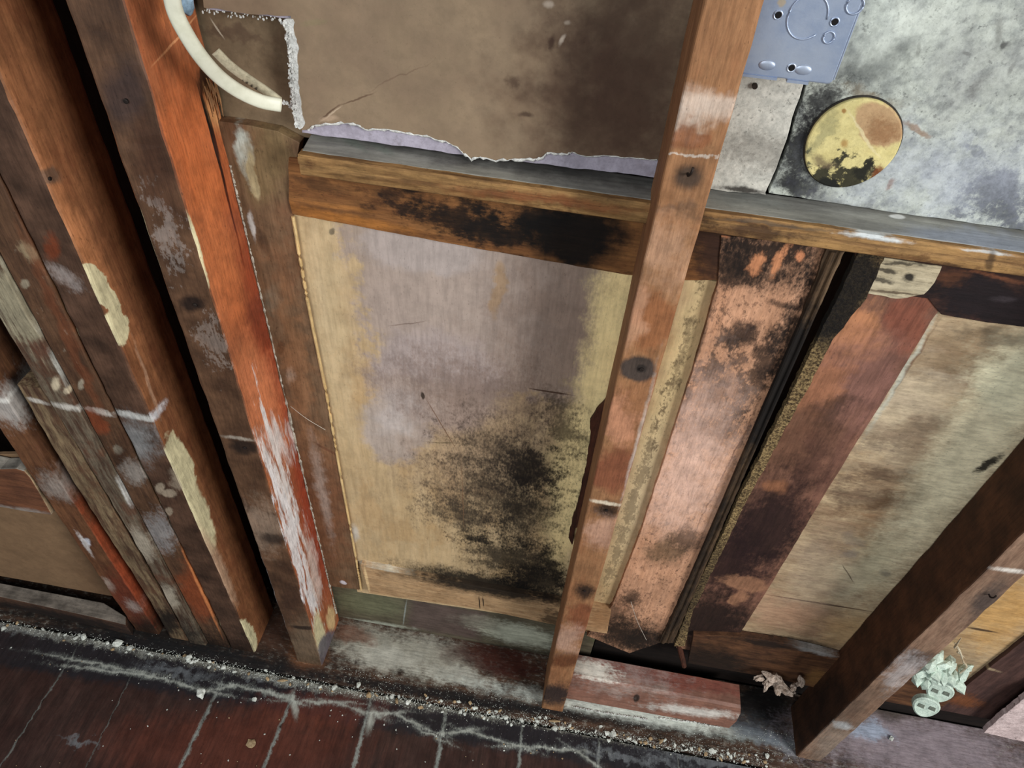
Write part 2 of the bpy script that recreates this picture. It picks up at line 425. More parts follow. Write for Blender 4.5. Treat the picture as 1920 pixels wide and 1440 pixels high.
# timber_bm runs along z: lay it along x
for v in pl_.data.vertices:
    w = v.co + pl_.location; v.co = Vector((w.z, w.y, w.x-.0))
pl_.location = (0, 0, 0)
tag(pl_, 'long dusty mould-blackened sole plate on the floor carrying all the studs', 'timber')

# ================================================================== studs
def nail(parent, px, py, pl, r=.0022, bent=False, mt=None):
    c = P(px, py, pl)
    bm = bmesh.new()
    out = Vector((0, -1, 0)) if not isinstance(pl, tuple) or pl[0] == 'y' else Vector((1, 0, 0))
    if bent:
        pts = spline([c-out*.003, c+out*.003, c+out*.006+Vector((.0015, 0, .004)), c+out*.006+Vector((.002, 0, .009))], 5)
        tube_bm(pts, .0011, 6, bm)
    else:
        tube_bm([c-out*.002, c+out*.0006, c+out*.0009], [r, r, r*.7], 10, bm)
    return link('nail', bm, mt or M_iron, parent, smooth=False)
M_iron = mat('rusty iron', (62, 54, 50), (30, 26, 24), grain=None, metallic=.6, rough=.55)

FP = .55
# ---- centre stud
cst = [  # front face, top to bottom
    el((214, 196, 180), 1320, 205, 60, 32, 5, amp=.02, k=.7, soft=.5, fac=.75, gate='y'),
    el((205, 190, 176), 1270, 235, 30, 26, 5, amp=.02, k=.7, soft=.5, fac=.6, gate='y'),
    ln((220, 212, 200), 1240, 290, 1345, 296, 2, amp=.012, k=4, soft=.5, fac=.6, gate='y'),
    el((136, 86, 56), 1300, 260, 30, 20, 0, amp=.02, k=.3, soft=.4, fac=.8, gate='y'),
    el((60, 52, 46), 1290, 335, 26, 24, 0, amp=.004, k=.3, soft=.45, fac=.85, gate='y'),
    ln((62, 50, 42), 1240, 390, 1330, 400, 8, amp=.02, k=.7, soft=.6, fac=.5, gate='y'),
    el((196, 158, 130), 1250, 470, 60, 60, 0, amp=.03, k=.5, soft=.5, fac=.5, gate='y'),
    el((146, 94, 60), 1225, 600, 45, 52, 0, amp=.03, k=.4, soft=.35, fac=.85, gate='y'),
    el((196, 150, 120), 1180, 590, 26, 60, 10, amp=.02, k=.4, soft=.4, fac=.6, gate='y'),
    el((58, 54, 52), 1196, 692, 35, 25, 0, amp=.003, k=.15, soft=.18, fac=.92, gate='y'),
    el((34, 30, 28), 1202, 692, 10, 8, 0, amp=.003, k=.4, soft=.4, fac=.8, gate='y'),
    el((196, 140, 108), 1160, 790, 34, 50, 0, amp=.02, k=.4, soft=.3, fac=.8, gate='y'),
    el((126, 74, 52), 1150, 885, 50, 40, 0, amp=.015, k=.3, soft=.35, fac=.85, gate='y'),
    el((22, 18, 16), 1138, 955, 26, 15, 0, amp=.006, k=.7, soft=.4, fac=.9, gate='y'),
    ln((230, 215, 190), 1100, 938, 1166, 946, 3, amp=.003, k=1.0, soft=.4, fac=.9, gate='y'),
    el((200, 160, 138), 1130, 995, 36, 30, 0, amp=.02, k=.9, soft=.4, fac=.6, gate='y'),
    el((28, 22, 20), 1096, 1108, 18, 14, 0, amp=.006, k=.7, soft=.4, fac=.9, gate='y'),
    el((124, 68, 44), 1090, 1160, 30, 30, 0, amp=.02, k=.4, soft=.4, fac=.7, gate='y'),
    el((196, 160, 140), 1060, 1200, 30, 24, 0, amp=.02, k=.9, soft=.4, fac=.7, gate='y'),
    el((92, 50, 28), 1062, 1240, 32, 12, 0, amp=.01, k=.5, soft=.4, fac=.8, gate='y'),
    el((34, 32, 36), 1040, 1302, 34, 20, 0, amp=.01, k=.6, soft=.4, fac=.9, gate='y'),
    ln((214, 206, 196), 1218, 740, 1168, 930, 3, amp=.003, k=1, soft=.6, fac=.5, gate='y'),
]
M_cst = mat('water-stained fir stud', (162, 118, 82), (128, 86, 56), detail=0.65, pl=FP, stains=cst, gscale=120, gamt=.55,
            patches=(((148, 96, 64), 16, .55, .07, .4), ((70, 48, 38), 34, .66, .05, .5)), bump=.35, rough=.72)
cs = empty('wall_stud', (.074, .598, 0), 'orange-brown wall stud in the middle of the picture with round dark nail stains', 'wall stud')
timber('timber', .0528, .0935, .55, .636, 0, 1.9, M_cst, cs, r=.0022, dx=lambda z: (.0012*(1-z), .0022*(1-min(z, 1.2))))
for q in ((1290, 326, True), (1203, 693, False), (1137, 957, False), (1096, 1108, False)): nail(cs, q[0], q[1], .549, bent=q[2])
# ragged bark-like edge clinging to the shaded back arris
bm = bmesh.new()
SEED[0] += 1
bk = [P(1140, 745, .634), P(1118, 770, .634), P(1106, 790, .634), P(1106, 826, .634), P(1098, 880, .634), P(1086, 930, .634), P(1072, 980, .634), P(1066, 1008, .634), P(1073, 1022, .634), P(1079, 990, .634), P(1100, 985, .634), P(1150, 760, .634)]
slab_bm(bk, .006, .006, .0012, 3.3, bm)
M_bark = mat('dark splintered fir', (78, 44, 30), (40, 22, 16), gscale=110)
link('splintered_edge', bm, M_bark, cs)

# ---- stud with the bright orange side (left of the big panel)
SX = ('x', -.384)
ost = [
    # --- side face (x plane)
    el((226, 120, 62), 380, 300, 60, 130, -15, pl=SX, gate='x', amp=.02, k=.5, soft=.6, fac=.5),
    bx((14, 8, 6), 376, 170, 428, 372, 2.4, pl=SX, gate='x', amp=.0006, k=.1, soft=.3, fac=1),
    bx((14, 8, 6), 424, 356, 458, 500, 1.5, pl=SX, gate='x', amp=.0006, k=.1, soft=.3, fac=1),
    ln((14, 8, 6), 380, 180, 412, 300, 4.2, pl=SX, gate='x', amp=.0012, k=.1, soft=.3, fac=1),
    el((34, 22, 14), 384, 150, 14, 26, 0, pl=SX, gate='x', amp=.005, k=.6, soft=.3, fac=.9),
    ln((240, 180, 120), 390, 165, 412, 245, 10, pl=SX, gate='x', amp=.004, k=.9, soft=.5, fac=.7, fine='g'),
    ln((235, 170, 120), 295, 112, 372, 28, 2.2, pl=SX, gate='x', amp=.002, k=.3, soft=.5, fac=.7),
    ln((150, 60, 34), 470, 480, 600, 960, 26, pl=SX, gate='x', amp=.012, k=.4, soft=.5, fac=.85, fine='g'),
    ln((152, 60, 36), 560, 820, 615, 1120, 24, pl=SX, gate='x', amp=.01, k=.4, soft=.5, fac=.9, fine='g'),
    ln((96, 52, 40), 430, 660, 490, 560, 20, pl=SX, gate='x', amp=.01, k=.8, soft=.6, fac=.6),  # diagonal shadow across the orange side, painted as a smudge
    el((130, 60, 38), 470, 600, 34, 60, -30, pl=SX, gate='x', amp=.02, k=.4, soft=.6, fac=.7),
    el((225, 130, 76), 420, 520, 30, 130, -15, pl=SX, gate='x', amp=.02, k=.5, soft=.6, fac=.5),
    el((228, 140, 96), 500, 760, 30, 90, -15, pl=SX, gate='x', amp=.02, k=.5, soft=.6, fac=.6),
    # cream paint on the arris
    ln(CREAM, 350, 400, 392, 560, 9, pl=SX, gate='x', amp=.0022, k=.25, soft=.12, fac=1, fine='m'),
    ln(CREAM, 356, 420, 388, 500, 4, pl=FP, gate='y', amp=.002, k=.25, soft=.12, fac=1, fine='m'),
    # white smears lower down
    ln((232, 226, 222), 505, 820, 560, 1010, 13, pl=SX, gate='x', amp=.010, k=3.2, soft=.35, fac=.95, fine='g'),
    ln((236, 234, 236), 520, 900, 596, 1180, 13, pl=SX, gate='x', amp=.010, k=3.2, soft=.35, fac=.95, fine='g'),
    el((232, 224, 220), 520, 830, 24, 36, -20, pl=SX, gate='x', amp=.012, k=3, soft=.6, fac=.8, fine='g'),
    ln((226, 210, 200), 575, 1000, 600, 1130, 12, pl=SX, gate='x', amp=.012, k=1.6, soft=.35, fac=.7, fine='g'),
    ln(CREAM, 594, 1150, 606, 1235, 10, pl=SX, gate='x', amp=.006, k=.7, soft=.25, fac=1, fine='g'),
    ln((235, 205, 150), 620, 1140, 622, 1185, 8, pl=SX, gate='x', amp=.006, k=.7, soft=.3, fac=.8, fine='g'),
    el((108, 104, 112), 618, 1215, 20, 34, 20, pl=SX, gate='x', amp=.003, k=.3, soft=.2, fac=.95),
    # --- front face
    el((58, 46, 44), 232, 178, 46, 58, 0, pl=FP, gate='y', amp=.01, k=.3, soft=.45, fac=.8, fine='m'),
    el((28, 20, 18), 362, 572, 22, 15, 0, pl=FP, gate='y', amp=.004, k=.5, soft=.4, fac=.9, fine='m'),
    el((34, 26, 22), 456, 838, 28, 13, 10, pl=FP, gate='y', amp=.004, k=.5, soft=.4, fac=.9, fine='m'),
    ln((190, 180, 165), 418, 818, 470, 824, 3, pl=FP, gate='y', amp=.004, k=1.0, soft=.4, fac=.7),
    el((168, 156, 148), 315, 440, 22, 60, -20, pl=FP, gate='y', amp=.02, k=3.4, soft=.2, fac=.45),
    el((160, 146, 136), 402, 650, 20, 34, -20, pl=FP, gate='y', amp=.02, k=3.4, soft=.2, fac=.4),
    el((60, 34, 24), 300, 330, 40, 100, -20, pl=FP, gate='y', amp=.02, k=.5, soft=.5, fac=.5, fine='m'),
    el((172, 150, 130), 490, 990, 30, 44, -15, pl=FP, gate='y', amp=.02, k=1.3, soft=.4, fac=.5),
    el((36, 26, 22), 510, 1010, 22, 9, 10, pl=FP, gate='y', amp=.005, k=.7, soft=.4, fac=.8),
    el((118, 100, 80), 575, 1210, 30, 44, -10, pl=FP, gate='y', amp=.01, k=.8, soft=.4, fac=.8),
    ln((40, 28, 22), 545, 1175, 600, 1180, 3, pl=FP, gate='y', amp=.004, k=.3, soft=.4, fac=.9),
    el((52, 34, 26), 545, 1125, 22, 26, 0, pl=FP, gate='y', amp=.01, k=.6, soft=.5, fac=.7),
]
M_ost = mat('orange fir stud', (176, 106, 68), (152, 82, 50), pl=SX, stains=
            [bx((112, 66, 44), 420, 800, 421, 801, 1, pl=FP, fac=0)] + ost, gscale=110, gamt=.6,
            patches=(((232, 140, 84), 30, .60, .06, .3),), bump=.3, rough=.5, spec=.4)
# brown front-face tone: gate by facing
def tint_front(mt, col, fac=.9, axis='Y'):
    nt = mt.node_tree; N, L = nt.nodes, nt.links
    return mt
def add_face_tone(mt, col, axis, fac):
    """the face turned to `axis` gets a tone of its own: inserted before the stains"""
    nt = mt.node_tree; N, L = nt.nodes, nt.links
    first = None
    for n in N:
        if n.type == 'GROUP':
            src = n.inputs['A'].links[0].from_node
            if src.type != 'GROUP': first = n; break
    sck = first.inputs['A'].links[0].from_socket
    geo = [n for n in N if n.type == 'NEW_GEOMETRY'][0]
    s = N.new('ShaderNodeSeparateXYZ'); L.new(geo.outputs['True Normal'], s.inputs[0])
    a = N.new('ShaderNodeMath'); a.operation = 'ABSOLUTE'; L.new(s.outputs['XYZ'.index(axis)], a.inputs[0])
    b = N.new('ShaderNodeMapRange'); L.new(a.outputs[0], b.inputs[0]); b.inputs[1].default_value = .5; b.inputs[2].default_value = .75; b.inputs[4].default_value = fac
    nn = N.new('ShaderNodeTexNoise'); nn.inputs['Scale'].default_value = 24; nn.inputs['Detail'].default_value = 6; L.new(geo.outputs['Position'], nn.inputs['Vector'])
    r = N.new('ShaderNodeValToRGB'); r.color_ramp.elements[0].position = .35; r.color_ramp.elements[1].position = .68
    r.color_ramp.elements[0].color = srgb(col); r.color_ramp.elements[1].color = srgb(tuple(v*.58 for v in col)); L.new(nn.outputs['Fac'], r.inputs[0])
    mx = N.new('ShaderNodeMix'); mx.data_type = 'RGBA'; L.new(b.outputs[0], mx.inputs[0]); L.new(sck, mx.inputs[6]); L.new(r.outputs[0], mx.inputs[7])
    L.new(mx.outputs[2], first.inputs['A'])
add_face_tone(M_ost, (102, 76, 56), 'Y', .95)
os_ = empty('wall_stud', (-.41, .60, 0), 'wall stud left of the large panel with a bright orange split side', 'wall stud')
timber('timber', -.4345, -.384, .55, .652, 0, 1.9, M_ost, os_, r=.003, jit=.0012, dx=lambda z: (-.001, 0))
for q in ((236, 190), (366, 572), (459, 840)): nail(os_, q[0], q[1], .549)
# splinters of raw wood where the split opens
bm = bmesh.new()
for i in range(14):
    a = P(386+random.uniform(-4, 26), 150+random.uniform(-10, 40), ('x', -.3835)); l = random.uniform(.012, .035)
    tube_bm([a, a+Vector((.0012, random.uniform(-.001, .001), -l*.5)), a+Vector((0, 0, -l))], [.0006, .0011, .0003], 5, bm)
M_split = mat('fresh splintered wood', (188, 140, 96), (130, 90, 60), gscale=160)
link('splinters', bm, M_split, os_)

bm = bmesh.new(); rnd = random.Random(77)
ctl = [P(x, y, ('x', -.3825)) for x, y in ((440, 300), (462, 380), (482, 470), (510, 600), (545, 740), (578, 880), (606, 1000), (622, 1080), (632, 1150))]
fp = []
for a, b in zip(ctl, ctl[1:]):
    for j in range(16): fp.append(a.lerp(b, j/16)+Vector((rnd.uniform(0, .0008), .0005, 0)))
tube_bm([Vector((p.x, .6415, p.z)) for p in fp], [rnd.uniform(.0003, .0022)*(1.3 if 60 < i < 128 else .9) for i in range(len(fp))], 5, bm)
link('plaster_line', bm, mat('plaster squeezed along the stud', (206, 200, 186), (150, 140, 122), grain=None, gscale=120), os_)['label'] = 'ragged pale plaster line'

# ---- left stud with creamy peeling paint on its shaded side
LX = ('x', -.523)
lst = [
    ln((222, 150, 100), 10, 190, 250, 640, 20, pl=LX, gate='x', amp=.008, k=.3, soft=.8, fac=.55),  # lit front strip of the side, painted in paler orange
    el(CREAM, 172, 512, 20, 14, 45, pl=LX, amp=.006, k=.35, soft=.12, fac=1, fine='m', gate='x'),
    ln(CREAM, 172, 505, 222, 590, 17, pl=LX, amp=.008, k=.4, soft=.1, fac=1, fine='m', gate='x'),
    ln(CREAM, 212, 570, 228, 648, 20, pl=LX, amp=.007, k=.4, soft=.1, fac=1, fine='m', gate='x'),
    ln(CREAM, 320, 815, 358, 930, 22, pl=LX, amp=.006, k=.3, soft=.12, fac=1, fine='m', gate='x'),
    ln(CREAM, 350, 900, 400, 1030, 18, pl=LX, amp=.006, k=.3, soft=.2, fac=.95, fine='m', gate='x'),
    ln((205, 170, 140), 380, 1000, 440, 1130, 12, pl=LX, amp=.006, k=.5, soft=.4, fac=.7, fine='m', gate='x'),
    ln(CREAM, 455, 1165, 478, 1225, 14, pl=LX, amp=.004, k=.4, soft=.15, fac=1, fine='m', gate='x'),
    ln((225, 225, 228), 282, 790, 308, 755, 7, pl=LX, amp=.004, k=1.2, soft=.4, fac=.9, gate='x'),
    el((80, 74, 66), 96, 332, 20, 16, 0, pl=LX, amp=.006, k=.4, soft=.4, fac=.7, gate='x'),
    ln((200, 160, 130), 255, 650, 300, 780, 3, pl=LX, amp=.004, k=.6, soft=.4, fac=.6, gate='x'),
    # front
    el((34, 26, 22), 450, 1225, 50, 26, 20, pl=FP, gate='y', amp=.01, k=1.2, soft=.5, fac=.8),  # shading at the foot of the stud painted in
    ln((170, 160, 155), 90, 500, 150, 540, 12, pl=FP, gate='y', amp=.015, k=1.4, soft=.4, fac=.6),
    ln((205, 205, 200), 212, 770, 300, 792, 5, pl=FP, gate='y', amp=.006, k=1.1, soft=.4, fac=.9),
    el((150, 152, 152), 250, 825, 40, 30, 30, pl=FP, gate='y', amp=.015, k=1.2, soft=.5, fac=.7),
    el((120, 58, 32), 95, 460, 14, 24, -20, pl=FP, gate='y', amp=.01, k=.4, soft=.5, fac=.8),
    el((165, 150, 130), 318, 925, 14, 7, 10, pl=FP, gate='y', amp=.004, k=.4, soft=.3, fac=.8),
    el((165, 150, 130), 300, 915, 9, 10, 10, pl=FP, gate='y', amp=.004, k=.4, soft=.3, fac=.8),
    el((165, 150, 130), 316, 958, 7, 8, 10, pl=FP, gate='y', amp=.004, k=.4, soft=.3, fac=.7),
    el((165, 150, 130), 335, 900, 20, 16, 40, pl=FP, gate='y', amp=.01, k=1.0, soft=.3, fac=.6),
]
M_lst = mat('brown left stud', (150, 100, 66), (110, 68, 46), pl=LX, stains=lst, gscale=100, gamt=.6, bump=.3, rough=.55,
            patches=(((110, 60, 40), 18, .56, .08, .4),))
add_face_tone(M_lst, (92, 68, 54), 'Y', .97)
ls = empty('wall_stud', (-.548, .60, 0), 'wall stud at left with cream paint peeling along its right edge', 'wall stud')
timber('timber', -.5735, -.523, .55, .648, 0, 1.9, M_lst, ls, r=.004, jit=.0012)
nail(ls, 94, 335, ('x', -.5228), r=.002)

# ---- second stud (doubled)
sst = [el((26, 22, 20), 400, 1215, 60, 22, 20, amp=.01, k=1.2, soft=.5, fac=.9), ln((205, 200, 190), 160, 768, 212, 778, 5, amp=.006, k=1.2, soft=.4, fac=.9),  # first stain is shading painted at the foot
       el((150, 132, 104), 50, 470, 12, 22, -40, amp=.008, k=.6, soft=.3, fac=.8),
       el((150, 140, 120), 46, 532, 7, 10, -40, amp=.005, k=.5, soft=.3, fac=.8),
       ln((46, 30, 22), 140, 680, 156, 710, 4, amp=.006, k=.7, soft=.4, fac=.8),
       el((170, 160, 140), 152, 722, 6, 9, 0, amp=.004, k=.5, soft=.3, fac=.8),
       el((160, 150, 132), 220, 845, 10, 8, 30, amp=.006, k=.7, soft=.3, fac=.8),
       el((46, 30, 22), 225, 855, 14, 18, 0, amp=.006, k=.9, soft=.4, fac=.6),
       el((165, 158, 150), 250, 885, 22, 16, 30, amp=.01, k=1.3, soft=.4, fac=.7),
       el((165, 165, 165), 300, 1000, 30, 30, 30, amp=.01, k=1.5, soft=.4, fac=.6),
       el((130, 62, 34), 180, 790, 30, 12, 40, amp=.02, k=.4, soft=.5, fac=.7),
       el((142, 72, 40), 370, 1110, 30, 50, -20, amp=.02, k=.4, soft=.5, fac=.8),
       ln((206, 130, 80), 345, 1040, 412, 1185, 2.2, amp=.001, k=.2, soft=.5, fac=.9),
       ln((120, 66, 40), 60, 480, 200, 800, 10, amp=.01, k=.5, soft=.5, fac=.5, fine='g')]
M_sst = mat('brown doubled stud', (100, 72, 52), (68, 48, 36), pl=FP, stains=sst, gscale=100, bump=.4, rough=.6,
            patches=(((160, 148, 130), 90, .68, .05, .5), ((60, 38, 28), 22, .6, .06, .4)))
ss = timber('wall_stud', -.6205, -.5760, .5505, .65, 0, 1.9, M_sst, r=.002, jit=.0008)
tag(ss, 'brown spattered stud doubled against the left side of the cream-edged one', 'wall stud')
# ---- grey weathered board
gst = [el((26, 22, 20), 330, 1185, 50, 20, 20, amp=.01, k=1.2, soft=.5, fac=.9), ln((206, 208, 200), 0, 487, 62, 598, 4, amp=.002, k=.6, soft=.5, fac=.9, fine='g'),  # foot shading painted in, then light along the right edge
       ln((206, 208, 200), 60, 596, 160, 780, 5, amp=.002, k=.6, soft=.5, fac=.9, fine='g'),
       el((176, 168, 140), 50, 560, 60, 100, -30, amp=.02, k=1.6, soft=.3, fac=.6, fine='g'),
       el((96, 60, 44), 75, 655, 22, 14, 40, amp=.01, k=.6, soft=.4, fac=.8),
       ln((205, 200, 190), 90, 755, 155, 772, 5, amp=.006, k=1.0, soft=.4, fac=.9),
       el((215, 200, 170), 105, 718, 8, 12, 0, amp=.004, k=.8, soft=.4, fac=.8),
       el((215, 200, 170), 125, 733, 6, 5, 0, amp=.004, k=.8, soft=.4, fac=.8),
       el((176, 166, 148), 265, 1020, 34, 14, 60, amp=.01, k=.8, soft=.3, fac=.8),
       el((176, 166, 148), 315, 1120, 24, 14, 60, amp=.01, k=.8, soft=.3, fac=.8),
       ln((215, 215, 210), 220, 900, 245, 945, 4, amp=.002, k=.6, soft=.5, fac=.8)]
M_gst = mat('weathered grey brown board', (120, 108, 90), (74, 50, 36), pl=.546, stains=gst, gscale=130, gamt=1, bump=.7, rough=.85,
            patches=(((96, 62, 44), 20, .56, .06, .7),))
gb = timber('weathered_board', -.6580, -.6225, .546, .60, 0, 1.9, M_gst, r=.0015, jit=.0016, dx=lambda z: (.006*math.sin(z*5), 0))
tag(gb, 'narrow weathered grey board at left, light painted along its right edge', 'board')
# ---- short lath from the plaster line down
M_nst = mat('weathered short lath', (136, 116, 88), (78, 54, 40), pl=.548, gscale=130, gamt=1, bump=.7, rough=.85,
            stains=[ln((205, 200, 190), 55, 752, 90, 760, 4, amp=.006, k=1.0, soft=.4, fac=.8), el(BLK, 310, 1170, 30, 26, 0, amp=.006, k=.6, soft=.4, fac=.9)],
            patches=(((100, 70, 50), 25, .56, .06, .6),))
nb = timber('short_lath', -.700, -.661, .549, .585, 0, .722, M_nst, r=.0015, jit=.0014, dx=lambda z: (.003*math.sin(z*9), 0))
tag(nb, 'short weathered lath beside the grey board, ending at the white plaster line', 'board')
# ---- leftmost stud
fst = [el((26, 22, 20), 275, 1175, 40, 16, 20, amp=.01, k=1.0, soft=.5, fac=.85), el((186, 182, 176), 20, 765, 40, 28, 20, amp=.015, k=1.4, soft=.4, fac=.75), ln((225, 222, 214), -60, 745, 36, 752, 4, amp=.006, k=1.2, soft=.4, fac=.9),  # first stain darkens the foot, shading put into the colour
       el((165, 155, 146), 105, 910, 30, 20, 30, amp=.012, k=1.3, soft=.4, fac=.7), el((220, 222, 230), 160, 1016, 9, 6, 20, amp=.004, k=.7, soft=.3, fac=.95),
       ln((210, 204, 200), 145, 1000, 172, 1040, 4, amp=.004, k=1, soft=.3, fac=.9), ln((200, 190, 175), 195, 1085, 215, 1110, 5, amp=.006, k=1.2, soft=.4, fac=.8),
       el((110, 50, 34), 240, 1115, 30, 50, -30, amp=.01, k=.5, soft=.5, fac=.8), el((168, 158, 150), 250, 1135, 14, 8, 30, amp=.01, k=1.3, soft=.4, fac=.6),
       ln((176, 84, 52), 105, 885, 280, 1160, 3, amp=.001, k=.3, soft=.5, fac=.9)]
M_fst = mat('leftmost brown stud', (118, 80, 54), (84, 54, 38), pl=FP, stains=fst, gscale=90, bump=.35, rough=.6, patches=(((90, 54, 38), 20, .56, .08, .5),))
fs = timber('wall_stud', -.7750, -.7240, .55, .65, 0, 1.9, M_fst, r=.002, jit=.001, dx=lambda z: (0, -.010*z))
tag(fs, 'leftmost brown stud with scuffed white plaster marks and a red right edge', 'wall stud')

# ---- right stud
RX = ('x', .54)
rst = [el((60, 28, 14), 1700, 1090, 200, 60, -45, pl=RX, gate='x', amp=.03, k=.4, soft=.6, fac=.4, fine='g'),
       el((30, 18, 12), 1540, 1330, 60, 50, -45, pl=RX, gate='x', amp=.03, k=.4, soft=.6, fac=.7, fine='g'),
       el((58, 54, 54), 1850, 1130, 44, 22, -45, pl=FP, gate='y', amp=.01, k=.9, soft=.5, fac=.75),
       ln((220, 214, 205), 1862, 1066, 1925, 1072, 4, pl=FP, gate='y', amp=.003, k=.9, soft=.5, fac=.9),
       el((60, 52, 50), 1720, 1236, 34, 14, 0, pl=FP, gate='y', amp=.01, k=.9, soft=.5, fac=.75),
       el((185, 180, 180), 1690, 1265, 40, 22, -40, pl=FP, gate='y', amp=.02, k=1.3, soft=.4, fac=.6),
       ln((206, 212, 215), 1562, 1358, 1596, 1364, 6, pl=FP, gate='y', amp=.006, k=.9, soft=.4, fac=.85),
       el((60, 52, 46), 1600, 1330, 60, 18, -40, pl=FP, gate='y', amp=.02, k=1, soft=.5, fac=.5),
       el((150, 140, 128), 1560, 1400, 40, 30, -40, pl=FP, gate='y', amp=.02, k=1, soft=.5, fac=.5)]
M_rst = mat('right stud', (142, 114, 94), (110, 84, 68), pl=FP, stains=rst, gscale=100, bump=.4, rough=.75, patches=(((90, 66, 52), 30, .6, .06, .5),))
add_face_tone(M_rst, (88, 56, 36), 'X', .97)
rs = empty('wall_stud', (.565, .60, 0), 'wall stud at the right edge of the picture, its broad left side dark brown', 'wall stud')
timber('timber', .54, .586, .55, .645, 0, 1.9, M_rst, rs, r=.0025, jit=.001)
nail(rs, 1855, 1115, .549, bent=True)

# ================================================================== UPPER WALL
# ---- brown paper plasterboard between the orange and centre studs
DW = .640
dpx_bottom = [(566, 249), (700, 267), (863, 290), (1040, 311), (1240, 334)]
board = [(548, 36), (566, 249)]+dpx_bottom[1:]+[(1330, -350), (350, -560)]
M_gyp = mat('exposed lavender gypsum', (176, 170, 184), (150, 144, 156), detail=0.3, pl=DW, grain=None, gscale=90, bump=.3, patches=(((120, 110, 112), 60, .62, .06, .4),))
ub = empty('plasterboard_sheet', P(880, 290, DW+.006), 'brown paper-faced plasterboard above the large panel with a torn lower edge', 'plasterboard')
slab('gypsum_core', [(548, 36), (566, 249), (700, 267), (863, 290), (1040, 311), (1240, 334), (1385, -300), (380, -300), (390, 18)], DW, .012, M_gyp, ub, amp=.0007, step=.006)
tear = [(578, 243), (592, 234), (640, 231), (668, 233), (684, 243), (720, 242), (760, 250), (800, 256), (836, 266), (858, 276), (868, 288), (884, 299), (900, 295),
        (930, 301), (965, 299), (1000, 299), (1018, 296), (1026, 286), (1060, 289), (1072, 286), (1100, 294), (1140, 292), (1180, 296), (1245, 300)]
pst = [el((86, 62, 48), 1120, 210, 160, 120, 20, amp=.05, k=.3, soft=.7, fac=.7, fine='m'),
       el((62, 42, 34), 1190, 130, 150, 190, 0, amp=.04, k=.6, soft=.7, fac=.7, fine='m'),  # darkening beside the centre stud, partly its shade painted in
       el((70, 50, 40), 960, 150, 14, 10, 60, amp=.01, k=.6, soft=.5, fac=.7), el((60, 42, 34), 985, 215, 12, 5, 20, amp=.01, k=.6, soft=.5, fac=.7),
       el((60, 42, 34), 1035, 80, 5, 12, 10, amp=.004, k=.6, soft=.5, fac=.8), el((190, 176, 160), 1056, 75, 4, 10, 30, amp=.004, k=.6, soft=.5, fac=.8),
       el((190, 176, 160), 1030, 8, 8, 6, 30, amp=.004, k=.6, soft=.5, fac=.7), el((170, 156, 140), 1066, 42, 5, 4, 0, amp=.004, k=.6, soft=.5, fac=.7),
       ln((96, 74, 58), 604, 222, 640, 195, 1.6, amp=.004, k=.3, soft=.5, fac=.9), ln((96, 74, 58), 640, 196, 700, 172, 1.6, amp=.004, k=.3, soft=.5, fac=.8),
       ln((190, 170, 146), 606, 226, 642, 199, 1.5, amp=.004, k=.4, soft=.5, fac=.8), ln((106, 84, 68), 700, 165, 800, 120, 1.4, amp=.006, k=.5, soft=.5, fac=.5),
       el((180, 156, 132), 618, 222, 14, 5, -10, amp=.006, k=.5, soft=.4, fac=.7), el((132, 120, 92), 590, 40, 24, 6, -10, amp=.006, k=.5, soft=.4, fac=.6)]
M_paper = mat('brown plasterboard paper', (146, 126, 102), (132, 114, 94), detail=0.28, pl=DW, stains=pst, grain=None, gscale=30, gamt=.5, bump=.12, rough=.75,
              patches=(((116, 96, 80), 12, .55, .12, .4), ((92, 74, 60), 130, .72, .03, .5)))
pp = slab('torn_paper_face', [(545, 30)]+[(566, 244)]+tear+[(1385, -300), (380, -300), (382, 14), (450, 24), (520, 30)], DW-.0022, .002, M_paper, ub, amp=.0008, step=.004, bevel=0)
M_fringe = mat('white torn plaster edge', (226, 228, 224), (190, 190, 184), grain=None, gscale=160, bump=.8, rough=.95, patches=(((150, 130, 104), 120, .66, .04, .7),))
bm = bmesh.new()
rnd = random.Random(3)
pts = [P(x, y, DW-.0026) for x, y in tear]
fine_pts = []
for a, b in zip(pts, pts[1:]):
    for j in range(5): fine_pts.append(a.lerp(b, j/5)+Vector((0, 0, rnd.uniform(-.0009, .0007))))
tube_bm(fine_pts, [rnd.uniform(.0002, .0015)*(1.25 if i < 40 or 50 < i < 90 else .6) for i in range(len(fine_pts))], 5, bm)
o = link('torn_edge', bm, M_fringe, ub)
# broken white edge round the cut-out
bm = slab_bm([P(x, y, DW-.003) for x, y in ((531, 38), (549, 36), (556, 80), (559, 130), (562, 180), (570, 236), (562, 243), (554, 232), (548, 200), (542, 160), (543, 120), (537, 80))], .005, .0025, .0016, 4.2)
crumble_bm([P(x, y, DW-.003) for x, y in ((536, 42), (541, 75), (546, 120), (548, 165), (552, 200), (560, 238))], .0022, 5, 3, bm, spread=2.0)
crumble_bm([P(x, y, DW-.001) for x, y in ((520, 36), (538, 48))], .003, 6, 3, bm)
crumble_bm([P(x, y, DW) for x, y in ((528, 190), (548, 196))], .003, 8, 2, bm)
link('crumbled_edge', bm, M_fringe, ub)
bm = crumble_bm([P(x, y, DW) for x, y in ((380, 20), (420, 26), (470, 32), (520, 36))], .0014, 15, 1, spread=2.2)
link('crumbled_edge', bm, M_fringe, ub)
